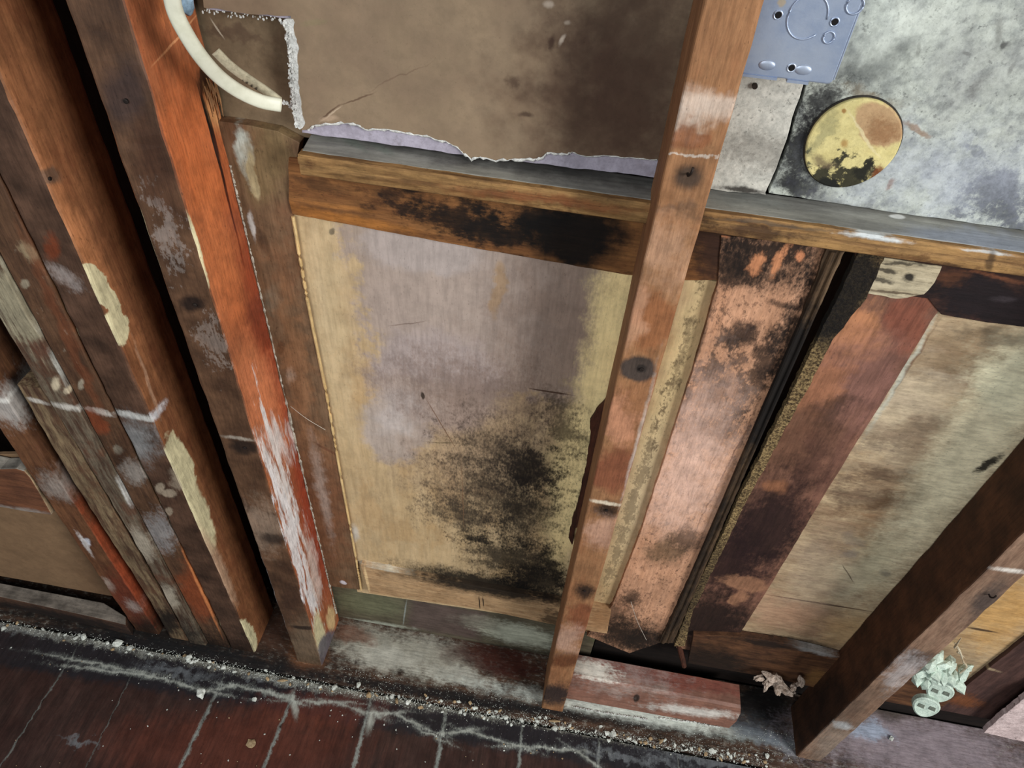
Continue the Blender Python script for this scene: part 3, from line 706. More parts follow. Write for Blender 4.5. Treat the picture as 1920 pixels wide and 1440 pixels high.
# ---- panel seen in the cut-out
M_in = mat('dull brown board in the cut-out', (128, 110, 86), (104, 88, 68), detail=0.3, pl=.66, grain=None, gscale=40, bump=.2,
           stains=[el((84, 66, 52), 440, 60, 60, 10, 8, pl=.66, amp=.02, k=.8, soft=.4, fac=.7), ln((190, 180, 160), 400, 34, 422, 66, 1.5, pl=.66, amp=.003, k=.4, soft=.4, fac=.8),
                   el((96, 76, 58), 540, 70, 26, 20, 30, pl=.66, amp=.01, k=.5, soft=.4, fac=.6)])
ci = slab('plasterboard_offcut', [(330, -60), (560, -60), (600, 262), (410, 236)], .655, .010, M_in)
tag(ci, 'dull brown board seen inside the white-edged cut-out at top left', 'plasterboard')

# ---- plaster wall, right
WD = .648
ws = [el((92, 96, 94), 1625, 130, 60, 60, 20, amp=.03, k=1.2, soft=.5, fac=.75), el((40, 40, 42), 1530, 205, 40, 56, 20, amp=.02, k=1.8, soft=.4, fac=.9),
      el((30, 30, 32), 1498, 290, 36, 64, 15, amp=.02, k=1.6, soft=.4, fac=.95), el((34, 34, 36), 1490, 345, 50, 20, 8, amp=.02, k=1.0, soft=.4, fac=.85),
      el((70, 70, 74), 1580, 385, 60, 16, 8, amp=.02, k=1.2, soft=.5, fac=.6),
      el((120, 106, 84), 1640, 185, 60, 14, 10, amp=.02, k=1.0, soft=.5, fac=.6), el((140, 112, 84), 1725, 245, 28, 6, 10, amp=.012, k=.8, soft=.3, fac=.85),
      el((140, 104, 78), 1668, 352, 14, 5, -40, amp=.01, k=.8, soft=.3, fac=.8),
      el((40, 42, 50), 1870, 370, 60, 36, 10, amp=.03, k=1.7, soft=.3, fac=.9), el((40, 42, 50), 1900, 410, 60, 22, 10, amp=.03, k=1.6, soft=.3, fac=.8),
      el((46, 48, 56), 1800, 400, 30, 10, 0, amp=.02, k=1.6, soft=.3, fac=.8), el((80, 84, 88), 1830, 285, 14, 10, 0, amp=.02, k=1.4, soft=.3, fac=.8),
      el((76, 76, 70), 1838, 160, 9, 26, 25, amp=.012, k=.9, soft=.5, fac=.7), el((50, 50, 48), 1884, 76, 7, 8, 0, amp=.01, k=1, soft=.4, fac=.9),
      el((96, 96, 90), 1868, 56, 10, 22, 0, amp=.01, k=1, soft=.4, fac=.6), el((66, 66, 62), 1720, 95, 4, 12, 10, amp=.004, k=.7, soft=.4, fac=.8),
      el((60, 60, 56), 1812, 100, 8, 3, 0, amp=.004, k=.7, soft=.4, fac=.8), el((84, 84, 80), 1895, 130, 4, 12, 20, amp=.004, k=.7, soft=.4, fac=.7),
      el((168, 174, 186), 1780, 340, 160, 70, 0, amp=.04, k=.6, soft=.8, fac=.6), el((150, 152, 150), 1850, 130, 90, 90, 0, amp=.05, k=1.0, soft=.7, fac=.5),
      el((204, 210, 200), 1700, 60, 60, 60, 0, amp=.04, k=.6, soft=.8, fac=.6)]
M_wall = mat('mouldy plaster', (190, 196, 186), (158, 164, 160), detail=0.5, pl=WD, stains=ws, grain=None, gscale=60, gamt=.8, bump=.5, rough=.95,
             patches=(((110, 114, 112), 60, .57, .08, .45), ((66, 68, 68), 200, .62, .05, .6)), fscale=300)
crack = [(1510, 150), (1500, 185), (1486, 222), (1476, 262), (1462, 300), (1450, 330), (1436, 362)]
uw = slab('plaster_sheet', [(x+5, y) for x, y in crack]+[(1700, 402), (1.25, 0, 1.0745), (1.25, 0, 1.75), (1560, -500)], WD, .012, M_wall, amp=.0006, step=.006)
tag(uw, 'large pale mould-speckled plaster sheet at top right around the round patch', 'plaster')
M_wall2 = mat('pale plaster piece', (202, 200, 190), (176, 176, 168), detail=0.5, pl=WD-.002, grain=None, gscale=90, bump=.5, rough=.95, fscale=300,
              stains=[el((120, 116, 108), 1430, 290, 60, 30, 20, amp=.02, k=1.6, soft=.4, fac=.6), ln((34, 28, 24), 1345, 352, 1440, 364, 6, amp=.004, k=.7, soft=.4, fac=.9)],
              patches=(((104, 104, 98), 240, .61, .04, .6),))
uw2 = slab('plaster_sheet', [(1250, 340), (1340, 356), (1436, 366)]+[(x-1, y) for x, y in reversed(crack)]+[(1540, -500), (1453, -500)], WD-.003, .012, M_wall2, amp=.0006, step=.006)
tag(uw2, 'narrow pale plaster piece between the centre stud and the dark crack', 'plaster')
# screw in that piece
bm = bmesh.new(); c = P(1415, 160, WD-.003)
tube_bm([c, c+Vector((0, -.003, 0))], .0024, 12, bm); 
scw = link('screw', bm, M_iron); tag(scw, 'small rusty screw in the pale plaster just below the metal box', 'screw')

# ---- round patch
pc = (P(1600, 185, .643)+P(1590, 362, .643)+P(1507, 285, .643)+P(1700, 250, .643))/4
pd = [el((178, 146, 110), 1652, 236, 52, 42, 35, pl=.643, amp=.008, k=.25, soft=.12, fac=.95, fine='m'), el((132, 92, 60), 1660, 250, 30, 30, 30, pl=.643, amp=.02, k=1.3, soft=.4, fac=.7),
      el((26, 28, 26), 1590, 330, 66, 30, 5, pl=.643, amp=.006, k=3.6, soft=.25, fac=.95, fine='m'), el((26, 28, 26), 1560, 345, 18, 12, 5, pl=.643, amp=.004, k=3.0, soft=.3, fac=.9, fine='m'),
      el((34, 34, 28), 1625, 326, 24, 16, 0, pl=.643, amp=.004, k=3.0, soft=.3, fac=.9, fine='m'), el((120, 70, 40), 1645, 330, 12, 12, 0, pl=.643, amp=.01, k=1.0, soft=.3, fac=.9),
      el((110, 96, 74), 1547, 300, 22, 8, 20, pl=.643, amp=.008, k=.9, soft=.4, fac=.8), el((150, 110, 60), 1581, 210, 5, 4, 0, pl=.643, amp=.003, k=.4, soft=.4, fac=.9),
      el((160, 124, 70), 1583, 270, 6, 7, 0, pl=.643, amp=.003, k=.6, soft=.4, fac=.8), el((110, 112, 86), 1530, 260, 14, 40, 20, pl=.643, amp=.02, k=1.6, soft=.4, fac=.5),
      ln((216, 204, 160), 1590, 215, 1650, 300, 3, pl=.643, amp=.006, k=.5, soft=.4, fac=.7)]
M_disc = mat('yellow patch', (214, 202, 142), (198, 184, 122), detail=0.35, pl=.643, stains=pd, grain=None, gscale=70, gamt=.6, bump=.5, rough=.9, patches=(((120, 104, 66), 200, .68, .03, .6),))
bm = bmesh.new()
ring = []
for i in range(72):
    a = 2*math.pi*i/72; rr = .0405*(1+.012*math.sin(3*a+1)+.006*noise.noise(Vector((math.cos(a)*4, math.sin(a)*4, 0))))
    ring.append(Vector((pc.x+rr*math.cos(a)*.97, .643, pc.z+rr*math.sin(a)*1.03)))
slab_bm(ring, .006, amp=0, bm=bm)
dk = link('round_patch', bm, M_disc, bevel=.0016); tag(dk, 'round yellow patch with brown and black mould on the pale plaster', 'patch')
bm = bmesh.new()
tube_bm([Vector((p.x+(p.x-pc.x)*.004, .6475, p.z+(p.z-pc.z)*.004)) for p in ring+ring[:1]], .0013, 6, bm)
link('dark_joint', bm, mat('dark joint', (50, 46, 40), grain=None), dk)

# ---- steel box
BD = .602
x0, x1 = .098, P(1560, 158, BD).x; zb = P(1484, 150, BD).z; zt = zb+.112
M_steel = mat('galvanised steel', (176, 190, 212), (150, 168, 198), pl=BD, grain=None, gscale=50, gamt=.7, metallic=.55, rough=.42, spec=.5, bump=.15,
              stains=[el((176, 186, 200), 1470, 100, 60, 30, amp=.02, k=.7, soft=.6, fac=.5), el((196, 180, 150), 1462, 6, 8, 8, amp=.004, k=.3, soft=.3, fac=.8)])
M_hole = mat('dark hole', (14, 12, 12), grain=None, bump=0)
eb = empty('electrical_box', (x1-.04, BD+.02, zb), 'blue-grey galvanised steel electrical box fixed beside the centre stud', 'electrical box')
bm = bmesh.new()
rr = .004
c_ = [(x0, zb), (x1, zb), (x1, zt), (x0, zt)]
sec = []
for (cx, cz, a0) in ((x0+rr, zb+rr, 180), (x1-rr, zb+rr, 270), (x1-rr, zt-rr, 0), (x0+rr, zt-rr, 90)):
    for t in (0, 30, 60, 90):
        a = math.radians(a0+t); sec.append(Vector((cx+rr*math.cos(a), BD, cz+rr*math.sin(a))))
slab_bm(sec, .038, amp=0, bm=bm)
link('box_shell', bm, M_steel, eb, bevel=.0012)
# raised seam at the lower edge and side
bm = bmesh.new()
box_bm(x0+.002, x0+.030, BD-.0008, BD+.03, zb-.0016, zb+.0004, bm); box_bm(x0+.038, x1-.018, BD-.0008, BD+.03, zb-.002, zb+.0002, bm)
tube_bm([Vector((x1, BD+.0005, zb+.004)), Vector((x1, BD+.0005, zt))], .0008, 6, bm)
link('folded_seam', bm, M_steel, eb)
kc = P(1514, 32, BD)
bm = bmesh.new()
circ = [kc+Vector((.0142*math.cos(a), -.0002, .0158*math.sin(a))) for a in [2*math.pi*i/40 for i in range(36)]]
tube_bm(circ, .0007, 6, bm)
link('knockout', bm, M_steel, eb, smooth=True)
bm = bmesh.new()
c2 = P(1554, 70, BD); tube_bm([c2+Vector((.0040*math.cos(a), -.0003, .0042*math.sin(a))) for a in [2*math.pi*i/24 for i in range(25)]], .0008, 6, bm)
c3 = P(1603, 10, BD); tube_bm([c3+Vector((.006*math.cos(a), -.0003, .006*math.sin(a))) for a in [2*math.pi*i/24 for i in range(25)]], .0008, 6, bm)
link('embossed_ring', bm, M_steel, eb, smooth=True)
for (hx, hy) in ((1459, 28), (1565, 41), (1484, 127)):
    hc = P(hx, hy, BD)
    bm = bmesh.new(); tube_bm([hc+Vector((0, -.0004, 0)), hc+Vector((0, .002, 0))], .0026, 16, bm)
    h = link('screw_hole', bm, M_hole, eb)
    bm = bmesh.new(); tube_bm([hc+Vector((.003*math.cos(a), -.0003, .003*math.sin(a))) for a in [2*math.pi*i/20 for i in range(21)]], .0006, 6, bm)
    link('rim', bm, M_steel, h)
for (hx, hy) in ((1438, 122), (1506, 131)):
    hc = P(hx, hy, BD); bm = bmesh.new(); rock_bm(hc, .005, 1.3, .28, .8, 1.0, bm, 3, rag=0); link('dimple', bm, M_steel, eb, smooth=True)

# ================================================================== LEDGE
LZ = 1.0725
lst2 = [el((62, 58, 58), 1000, 300, 320, 26, 8, amp=.02, k=.3, soft=.5, fac=.75, fine='m', gate='z'), ln((150, 158, 172), 1700, 440, 1960, 470, 26, amp=.02, k=.3, soft=.5, fac=.7, gate='z'),  # first stain paints the shade left of the centre stud
        el((110, 120, 110), 660, 265, 30, 8, 30, amp=.01, k=.8, soft=.5, fac=.6, gate='z'), el((110, 120, 110), 725, 282, 20, 8, 30, amp=.01, k=.8, soft=.5, fac=.6, gate='z'),
        el((150, 150, 140), 1010, 350, 14, 4, 8, amp=.006, k=.5, soft=.4, fac=.7, gate='z'), el((230, 232, 228), 1680, 407, 14, 4, 4, amp=.003, k=.3, soft=.3, fac=1, gate='z'),
        el((120, 124, 120), 1400, 375, 70, 10, 6, amp=.02, k=.8, soft=.5, fac=.6, gate='z')]
M_led = mat('dusty grey ledge', (150, 150, 142), (120, 120, 116), detail=0.5, pl=('z', LZ), stains=lst2, grain='x', gscale=60, bump=.3, rough=.6)
led = empty('ledge_rail', (.3, .63, 1.048), 'long horizontal grey-topped ledge with a yellow-brown moulded front edge', 'rail')
link('ledge_board', slab_bm([Vector((-.292, .656, LZ)), Vector((-.288, .616, LZ)), Vector((1.3, .608, LZ)), Vector((1.3, .656, LZ))], .008, .03, .0004, 3, axis=(0, 0, -1)), M_led, led, bevel=.001)
MD = .611
mst = [ln((60, 40, 26), 1320, 425, 1500, 440, 12, amp=.01, k=1.3, soft=.4, fac=.85), ln((58, 38, 24), 1460, 470, 1925, 515, 6, amp=.01, k=1.1, soft=.4, fac=.8),
       ln((120, 66, 36), 850, 350, 1200, 392, 10, amp=.01, k=.7, soft=.5, fac=.7), ln((206, 214, 216), 1580, 434, 1690, 446, 4, amp=.003, k=1.1, soft=.4, fac=.9),
       ln((206, 214, 216), 1800, 464, 1890, 474, 2, amp=.003, k=1.1, soft=.4, fac=.7), ln((70, 66, 60), 1340, 404, 1560, 428, 3, amp=.004, k=1.0, soft=.4, fac=.6),
       el((40, 26, 16), 1850, 486, 8, 16, 0, amp=.004, k=.5, soft=.4, fac=.7), ln((50, 32, 20), 1270, 395, 1330, 410, 14, amp=.01, k=.6, soft=.4, fac=.7)]
M_mol = mat('yellow brown moulding', (160, 124, 78), (104, 74, 44), pl=MD, stains=mst, grain='x', gscale=110, gamt=.9, bump=.5, rough=.75, patches=(((86, 54, 30), 60, .6, .06, .6),))
SEED[0] += 1
bm = bmesh.new()
prof = [(.6085, LZ-.0005), (.6065, LZ-.003), (.606, LZ-.009), (.6085, LZ-.0105), (.6075, LZ-.013), (.6080, LZ-.020), (.6105, LZ-.022), (.620, LZ-.022), (.620, LZ-.0005)]
rings = []
for i in range(161):
    x = -.289+(1.3+.289)*i/160
    rings.append([bm.verts.new((x, y+.0003*nz(Vector((x, y, z)), 60, 2), z+.0006*nz(Vector((x, y, z)), 40, 5)-.0015*(z < 1.06))) for y, z in prof])
for a, b in zip(rings, rings[1:]):
    for j in range(len(prof)): bm.faces.new((a[j], a[(j+1) % len(prof)], b[(j+1) % len(prof)], b[j]))
bm.faces.new(rings[0]); bm.faces.new(rings[-1])
link('moulded_edge', bm, M_mol, led)

# ================================================================== LEFT DOOR (large panel)
d1 = empty('panelled_door', (-.06, .65, .14), 'mouldy panelled wooden door lying behind the centre stud, with pale plywood panel', 'door')
GP = .646
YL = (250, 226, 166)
pan = [ # grey-pink veil over honey ply
    S((166, 150, 140), 895, 560, 232, 38, 22, 190, amp=.006, k=.25, soft=.07, fac=.85, fine='m', kind='box'),
    el((172, 158, 154), 880, 580, 200, 170, 8, amp=.010, k=.25, soft=.3, fac=.3, fine='m'),
    el((174, 160, 156), 820, 720, 130, 90, 15, amp=.012, k=.25, soft=.22, fac=.8, fine='m'),
    el((178, 166, 160), 740, 800, 66, 70, 0, amp=.012, k=.25, soft=.2, fac=.8, fine='m'),
    el((176, 164, 158), 790, 470, 120, 44, 8, amp=.008, k=.2, soft=.2, fac=.85, fine='m'),
    el((214, 208, 206), 740, 790, 30, 26, 0, amp=.03, k=.6, soft=.7, fac=.5),
    el((172, 142, 108), 935, 540, 14, 52, 5, amp=.015, k=.2, soft=.3, fac=.8, fine='m'),
    el((128, 104, 88), 1060, 620, 110, 160, 10, amp=.05, k=.5, soft=.7, fac=.6),
    el((150, 122, 104), 880, 830, 120, 120, 0, amp=.04, k=.6, soft=.6, fac=.5),
    # yellow fresh wood next to the stud, colour raised to offset its shadow
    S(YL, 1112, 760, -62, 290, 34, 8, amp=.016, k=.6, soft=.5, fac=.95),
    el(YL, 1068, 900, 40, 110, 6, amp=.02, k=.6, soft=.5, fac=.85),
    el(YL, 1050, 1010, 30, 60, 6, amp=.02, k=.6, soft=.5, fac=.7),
    # grey black mould
    el((112, 92, 80), 900, 740, 170, 50, 10, amp=.04, k=1.5, soft=.4, fac=.45),
    el((48, 40, 34), 960, 860, 90, 50, 15, amp=.02, k=2.4, soft=.6, fac=.72),
    el((36, 30, 26), 925, 930, 90, 56, 15, amp=.02, k=2.4, soft=.6, fac=.72),
    el((34, 28, 24), 990, 880, 50, 34, 20, amp=.03, k=1.2, soft=.35, fac=.8),
    el((40, 34, 30), 870, 970, 60, 26, 15, amp=.018, k=2.4, soft=.6, fac=.72),
    el((30, 25, 22), 985, 960, 44, 60, 5, amp=.018, k=2.4, soft=.6, fac=.72),
    el((26, 22, 19), 970, 1050, 90, 36, 12, amp=.03, k=1.5, soft=.35, fac=.85),
    el((20, 17, 15), 1010, 1090, 60, 32, 12, amp=.02, k=.9, soft=.35, fac=.9),
    ln((26, 22, 18), 858, 1002, 930, 1020, 5, amp=.008, k=1.2, soft=.4, fac=.9),
    el((46, 38, 30), 1060, 800, 30, 50, -30, amp=.03, k=1.9, soft=.4, fac=.7),
    ln((16, 14, 13), 750, 1066, 1060, 1120, 17, amp=.01, k=.9, soft=.4, fac=.95),
    ln((24, 20, 16), 1010, 1020, 1060, 1110, 14, amp=.02, k=1.3, soft=.4, fac=.8),
    # scratches and holes
    ln((70, 48, 36), 990, 728, 1072, 741, 1.6, amp=.001, k=.3, soft=.4, fac=.9), ln((110, 80, 58), 800, 750, 860, 850, .9, amp=.001, k=.3, soft=.4, fac=.8),
    el((44, 34, 26), 793, 742, 3.5, 7, -15, amp=.001, k=.3, soft=.3, fac=.9), ln((120, 90, 66), 865, 870, 870, 985, .9, amp=.001, k=.3, soft=.4, fac=.7),
    ln((90, 66, 50), 735, 610, 800, 604, 1.0, amp=.004, k=.5, soft=.4, fac=.5), el((70, 56, 46), 622, 434, 5, 6, 0, amp=.002, k=.4, soft=.3, fac=.8),
    ln((96, 84, 60), 800, 828, 862, 832, .9, amp=.002, k=.8, soft=.4, fac=.7),
    el((226, 214, 176), 620, 600, 20, 200, -6, amp=.02, k=.5, soft=.8, fac=.25), el((160, 116, 70), 735, 840, 40, 3, 0, fac=0),
    el((206, 200, 190), 665, 1000, 8, 14, 0, amp=.01, k=.5, soft=.6, fac=.8),
    ln((226, 222, 208), 668, 1052, 790, 1076, 4, amp=.004, k=1.1, soft=.4, fac=.95),
    # right strip beyond the stud
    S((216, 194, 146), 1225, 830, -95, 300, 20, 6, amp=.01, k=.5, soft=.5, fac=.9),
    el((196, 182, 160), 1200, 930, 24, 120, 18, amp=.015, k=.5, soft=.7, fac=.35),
    ln((70, 54, 38), 1310, 560, 1240, 790, 8, amp=.006, k=3.6, soft=.25, fac=.5),
    ln((70, 54, 38), 1230, 800, 1130, 1120, 8, amp=.006, k=4, soft=.25, fac=.5),
]
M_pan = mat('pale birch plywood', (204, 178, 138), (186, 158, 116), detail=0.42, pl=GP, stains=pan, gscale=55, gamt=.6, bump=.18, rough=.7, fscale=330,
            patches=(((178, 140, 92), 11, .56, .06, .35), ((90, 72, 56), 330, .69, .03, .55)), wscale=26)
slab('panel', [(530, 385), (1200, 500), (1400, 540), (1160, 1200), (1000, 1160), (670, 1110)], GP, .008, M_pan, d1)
# left stile
SD = .6415
stl = [el((196, 206, 196), 458, 290, 16, 56, -14, amp=.006, k=.5, soft=.25, fac=.95, fine='m', pl=SD), el(CREAM, 475, 330, 9, 40, -10, amp=.006, k=.5, soft=.25, fac=.9, fine='m', pl=SD),
       ln((220, 220, 215), 468, 400, 480, 450, 4, pl=SD, amp=.004, k=.8, soft=.4, fac=.9),
       el((120, 116, 100), 513, 565, 14, 24, 0, pl=SD, amp=.01, k=.8, soft=.4, fac=.7), el((34, 26, 22), 527, 652, 7, 12, 0, pl=SD, amp=.002, k=.3, soft=.4, fac=.95),
       el((60, 44, 34), 495, 455, 8, 20, -20, pl=SD, amp=.006, k=.6, soft=.4, fac=.7), el((180, 160, 140), 545, 705, 8, 14, 0, pl=SD, amp=.006, k=1.0, soft=.4, fac=.8),
       el((122, 80, 54), 600, 960, 50, 120, -10, pl=SD, amp=.04, k=.4, soft=.6, fac=.7), el((150, 106, 72), 560, 700, 26, 160, -10, pl=SD, amp=.04, k=.4, soft=.6, fac=.5),
       ln((176, 160, 148), 590, 850, 620, 1000, 9, pl=SD, amp=.008, k=1.0, soft=.5, fac=.6), el((210, 206, 214), 643, 1092, 6, 3, 20, pl=SD, amp=.002, k=.4, soft=.3, fac=.9),
       ln((226, 196, 140), 552, 408, 612, 740, 3.2, pl=SD, amp=.001, k=.3, soft=.3, fac=.0),
       ln((90, 52, 36), 590, 830, 640, 860, 2, pl=SD, amp=.004, k=.3, soft=.4, fac=.5), el((128, 110, 76), 500, 300, 50, 80, 0, pl=SD, amp=.03, k=.4, soft=.6, fac=.7)]
M_stl = mat('brown stile', (124, 98, 74), (100, 76, 54), pl=SD, stains=stl, gscale=90, gamt=.7, bump=.3, rough=.65, patches=(((112, 74, 50), 16, .56, .08, .5),))
slab('stile', [(395, 226), (430, 230), (470, 236), (520, 246), (562, 268), (556, 300), (548, 404), (575, 560), (612, 740), (640, 900), (668, 1052), (674, 1106), (560, 1092), (420, 600), (360, 330)], SD, .0135, M_stl, d1, amp=.0004)
# pale raw edge lip of the stile
M_lip = mat('raw pale wood edge', (222, 192, 138), (196, 160, 104), gscale=120)
bm = bmesh.new()
SEED[0] += 1
lp = [P(x, y, SD-.0002) for x, y in ((549, 406), (575, 560), (612, 740), (640, 900), (668, 1052), (677, 1106))]
lp2 = []
for a, b in zip(lp, lp[1:]):
    for j in range(14): q = a.lerp(b, j/14); lp2.append(q+Vector((.0002+.0004*nz(q, 60, 2), 0, 0)))
tube_bm(lp2+[lp[-1]], .0020, 6, bm)
link('raw_edge', bm, M_lip, d1)
# top rail
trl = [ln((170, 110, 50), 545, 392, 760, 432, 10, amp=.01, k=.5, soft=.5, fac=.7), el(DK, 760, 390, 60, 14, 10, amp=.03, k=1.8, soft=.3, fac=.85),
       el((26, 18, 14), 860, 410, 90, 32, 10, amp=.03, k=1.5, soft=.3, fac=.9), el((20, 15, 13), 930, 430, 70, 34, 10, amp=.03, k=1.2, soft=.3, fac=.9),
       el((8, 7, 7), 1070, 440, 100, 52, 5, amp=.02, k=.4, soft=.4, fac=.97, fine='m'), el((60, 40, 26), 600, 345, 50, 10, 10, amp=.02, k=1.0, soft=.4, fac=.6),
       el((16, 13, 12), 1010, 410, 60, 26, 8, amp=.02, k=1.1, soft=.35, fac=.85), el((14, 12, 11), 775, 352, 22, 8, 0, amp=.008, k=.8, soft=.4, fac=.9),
       ln((52, 34, 22), 560, 322, 1200, 404, 2.5, amp=.001, k=.4, soft=.5, fac=.7), ln((190, 128, 66), 570, 378, 700, 396, 4, amp=.004, k=.6, soft=.5, fac=.4),
       el((30, 20, 17), 730, 365, 30, 12, 0, amp=.01, k=1, soft=.4, fac=.8), el((20, 15, 13), 1400, 470, 140, 60, 8, amp=.02, k=.5, soft=.4, fac=.9),
       el((60, 38, 28), 1330, 480, 30, 50, 0, amp=.02, k=.4, soft=.4, fac=.7), ln((30, 20, 14), 700, 445, 1160, 512, 4, amp=.006, k=1.2, soft=.4, fac=.8)]
M_trl = mat('burnt-orange top rail', (140, 96, 56), (104, 66, 38), pl=.639, stains=trl, grain='x', gscale=90, gamt=.8, bump=.4, rough=.8, patches=(((70, 42, 26), 50, .6, .06, .6),))
slab('top_rail', [(541, 296), (700, 310), (1240, 378), (1572, 424), (1545, 520), (1400, 524), (1287, 526), (1171, 515), (850, 458), (548, 402), (541, 376)], .6385, .016, M_trl, d1, amp=.0006)
# bottom rail
brl = [ln((18, 15, 13), 760, 1076, 1060, 1130, 12, amp=.006, k=.9, soft=.4, fac=.95, pl=.635), ln((226, 220, 200), 680, 1058, 760, 1074, 3.5, amp=.003, k=.8, soft=.4, fac=.9, pl=.635),
       el((30, 22, 16), 1040, 1110, 26, 22, 10, pl=.635, amp=.01, k=.8, soft=.4, fac=.85), el((50, 38, 26), 1035, 1160, 20, 14, 0, pl=.635, amp=.01, k=1.4, soft=.3, fac=.8),
       ln((40, 30, 22), 898, 1118, 900, 1142, 1.2, pl=.635, amp=.001, k=.4, soft=.3, fac=.9), ln((40, 30, 22), 905, 1120, 907, 1138, 1.2, pl=.635, amp=.001, k=.4, soft=.3, fac=.9),
       ln((232, 200, 150), 683, 1064, 693, 1110, 2.5, pl=.635, amp=.001, k=.3, soft=.4, fac=.9), el((150, 112, 76), 1130, 1160, 26, 22, 0, pl=.635, amp=.01, k=.6, soft=.4, fac=.8)]
M_brl = mat('pale bottom rail', (194, 160, 120), (168, 132, 94), pl=.635, stains=brl, grain='x', gscale=90, gamt=.7, bump=.3, rough=.75, patches=(((120, 86, 54), 60, .62, .06, .5),))
slab('bottom_rail', [(676, 1060), (760, 1076), (1056, 1128), (1146, 1144), (1138, 1188), (1050, 1174), (900, 1142), (692, 1112)], .635, .012, M_brl, d1, amp=.0005)
# right stile (peach board)
PD = .639
pch = [el((22, 16, 14), 1450, 475, 135, 58, 8, amp=.02, k=1.6, soft=.4, fac=.95), ln((24, 18, 16), 1540, 520, 1440, 720, 22, amp=.02, k=2.0, soft=.4, fac=.85), ln((30, 24, 20), 1370, 960, 1270, 1170, 9, amp=.015, k=2.4, soft=.4, fac=.75), el((60, 46, 38), 1330, 800, 70, 40, 0, amp=.02, k=3.4, soft=.3, fac=.6), el((26, 19, 16), 1380, 500, 60, 40, 8, amp=.02, k=1.0, soft=.4, fac=.85),
       el((200, 136, 96), 1420, 490, 12, 20, 30, amp=.012, k=1.1, soft=.25, fac=.9), el((200, 136, 96), 1458, 490, 10, 28, 25, amp=.012, k=1.1, soft=.25, fac=.9), el((196, 130, 92), 1500, 480, 10, 10, 25, amp=.008, k=1.0, soft=.25, fac=.9),
       el((196, 130, 92), 1360, 440, 10, 9, 0, amp=.008, k=1.0, soft=.25, fac=.8),
       el((30, 22, 20), 1390, 625, 34, 24, 0, amp=.02, k=1.1, soft=.35, fac=.9), ln((30, 24, 20), 1350, 620, 1330, 740, 12, amp=.03, k=2.2, soft=.3, fac=.75),
       ln((30, 24, 20), 1300, 700, 1270, 800, 9, amp=.02, k=1.8, soft=.3, fac=.8), ln((24, 18, 16), 1470, 600, 1390, 780, 22, amp=.02, k=1.5, soft=.35, fac=.85),
       ln((34, 26, 22), 1390, 640, 1370, 800, 10, amp=.03, k=2.2, soft=.3, fac=.7), el((40, 30, 26), 1340, 740, 44, 60, 10, amp=.03, k=2.3, soft=.3, fac=.6),
       ln((30, 22, 20), 1440, 560, 1520, 585, 6, amp=.006, k=.9, soft=.4, fac=.7), ln((110, 72, 50), 1400, 800, 1300, 1000, 1.3, amp=.005, k=.3, soft=.4, fac=.8),
       ln((120, 66, 42), 1288, 860, 1290, 950, 1.5, amp=.003, k=.2, soft=.4, fac=.9), ln((120, 80, 56), 1370, 790, 1320, 900, 1.4, amp=.006, k=.3, soft=.4, fac=.8),
       ln((120, 80, 56), 1340, 780, 1285, 860, 1.4, amp=.008, k=.3, soft=.4, fac=.8), el((226, 190, 172), 1290, 880, 60, 130, 15, amp=.04, k=.7, soft=.6, fac=.75),
       el((90, 70, 44), 1245, 1030, 36, 22, -10, amp=.03, k=1.2, soft=.4, fac=.7), el((60, 44, 34), 1290, 1010, 30, 24, -30, amp=.03, k=1.3, soft=.4, fac=.7),
       el((56, 38, 26), 1170, 1190, 60, 26, 10, amp=.02, k=.9, soft=.4, fac=.85), el((24, 18, 14), 1210, 1200, 80, 30, 10, amp=.02, k=1.2, soft=.5, fac=.93), el((40, 28, 20), 1150, 1150, 40, 30, 10, amp=.02, k=1.6, soft=.4, fac=.7),
       el((34, 24, 20), 1184, 1120, 16, 12, 0, amp=.012, k=1.1, soft=.4, fac=.8), ln((40, 30, 26), 1160, 1020, 1240, 830, 6, amp=.012, k=1.9, soft=.4, fac=.6),
       ln((30, 22, 18), 1345, 540, 1260, 790, 5, amp=.003, k=.8, soft=.4, fac=.7)]  # shade painted on the stile's left edge, turned from the light
M_pch = mat('peach fir stile with black mould', (204, 156, 124), (180, 132, 100), detail=0.65, pl=PD, stains=pch, gscale=80, gamt=.6, bump=.45, rough=.8,
            patches=(((104, 76, 60), 170, .58, .04, .6), ((40, 28, 22), 80, .62, .04, .7)), fscale=300)
slab('stile', [(1352, 442), (1566, 464), (1480, 660), (1350, 950), (1238, 1205), (1180, 1225), (1100, 1192), (1148, 1135), (1200, 1000), (1255, 830), (1300, 690), (1346, 530)], PD-.002, .012, M_pch, d1, amp=.0007, step=.008)
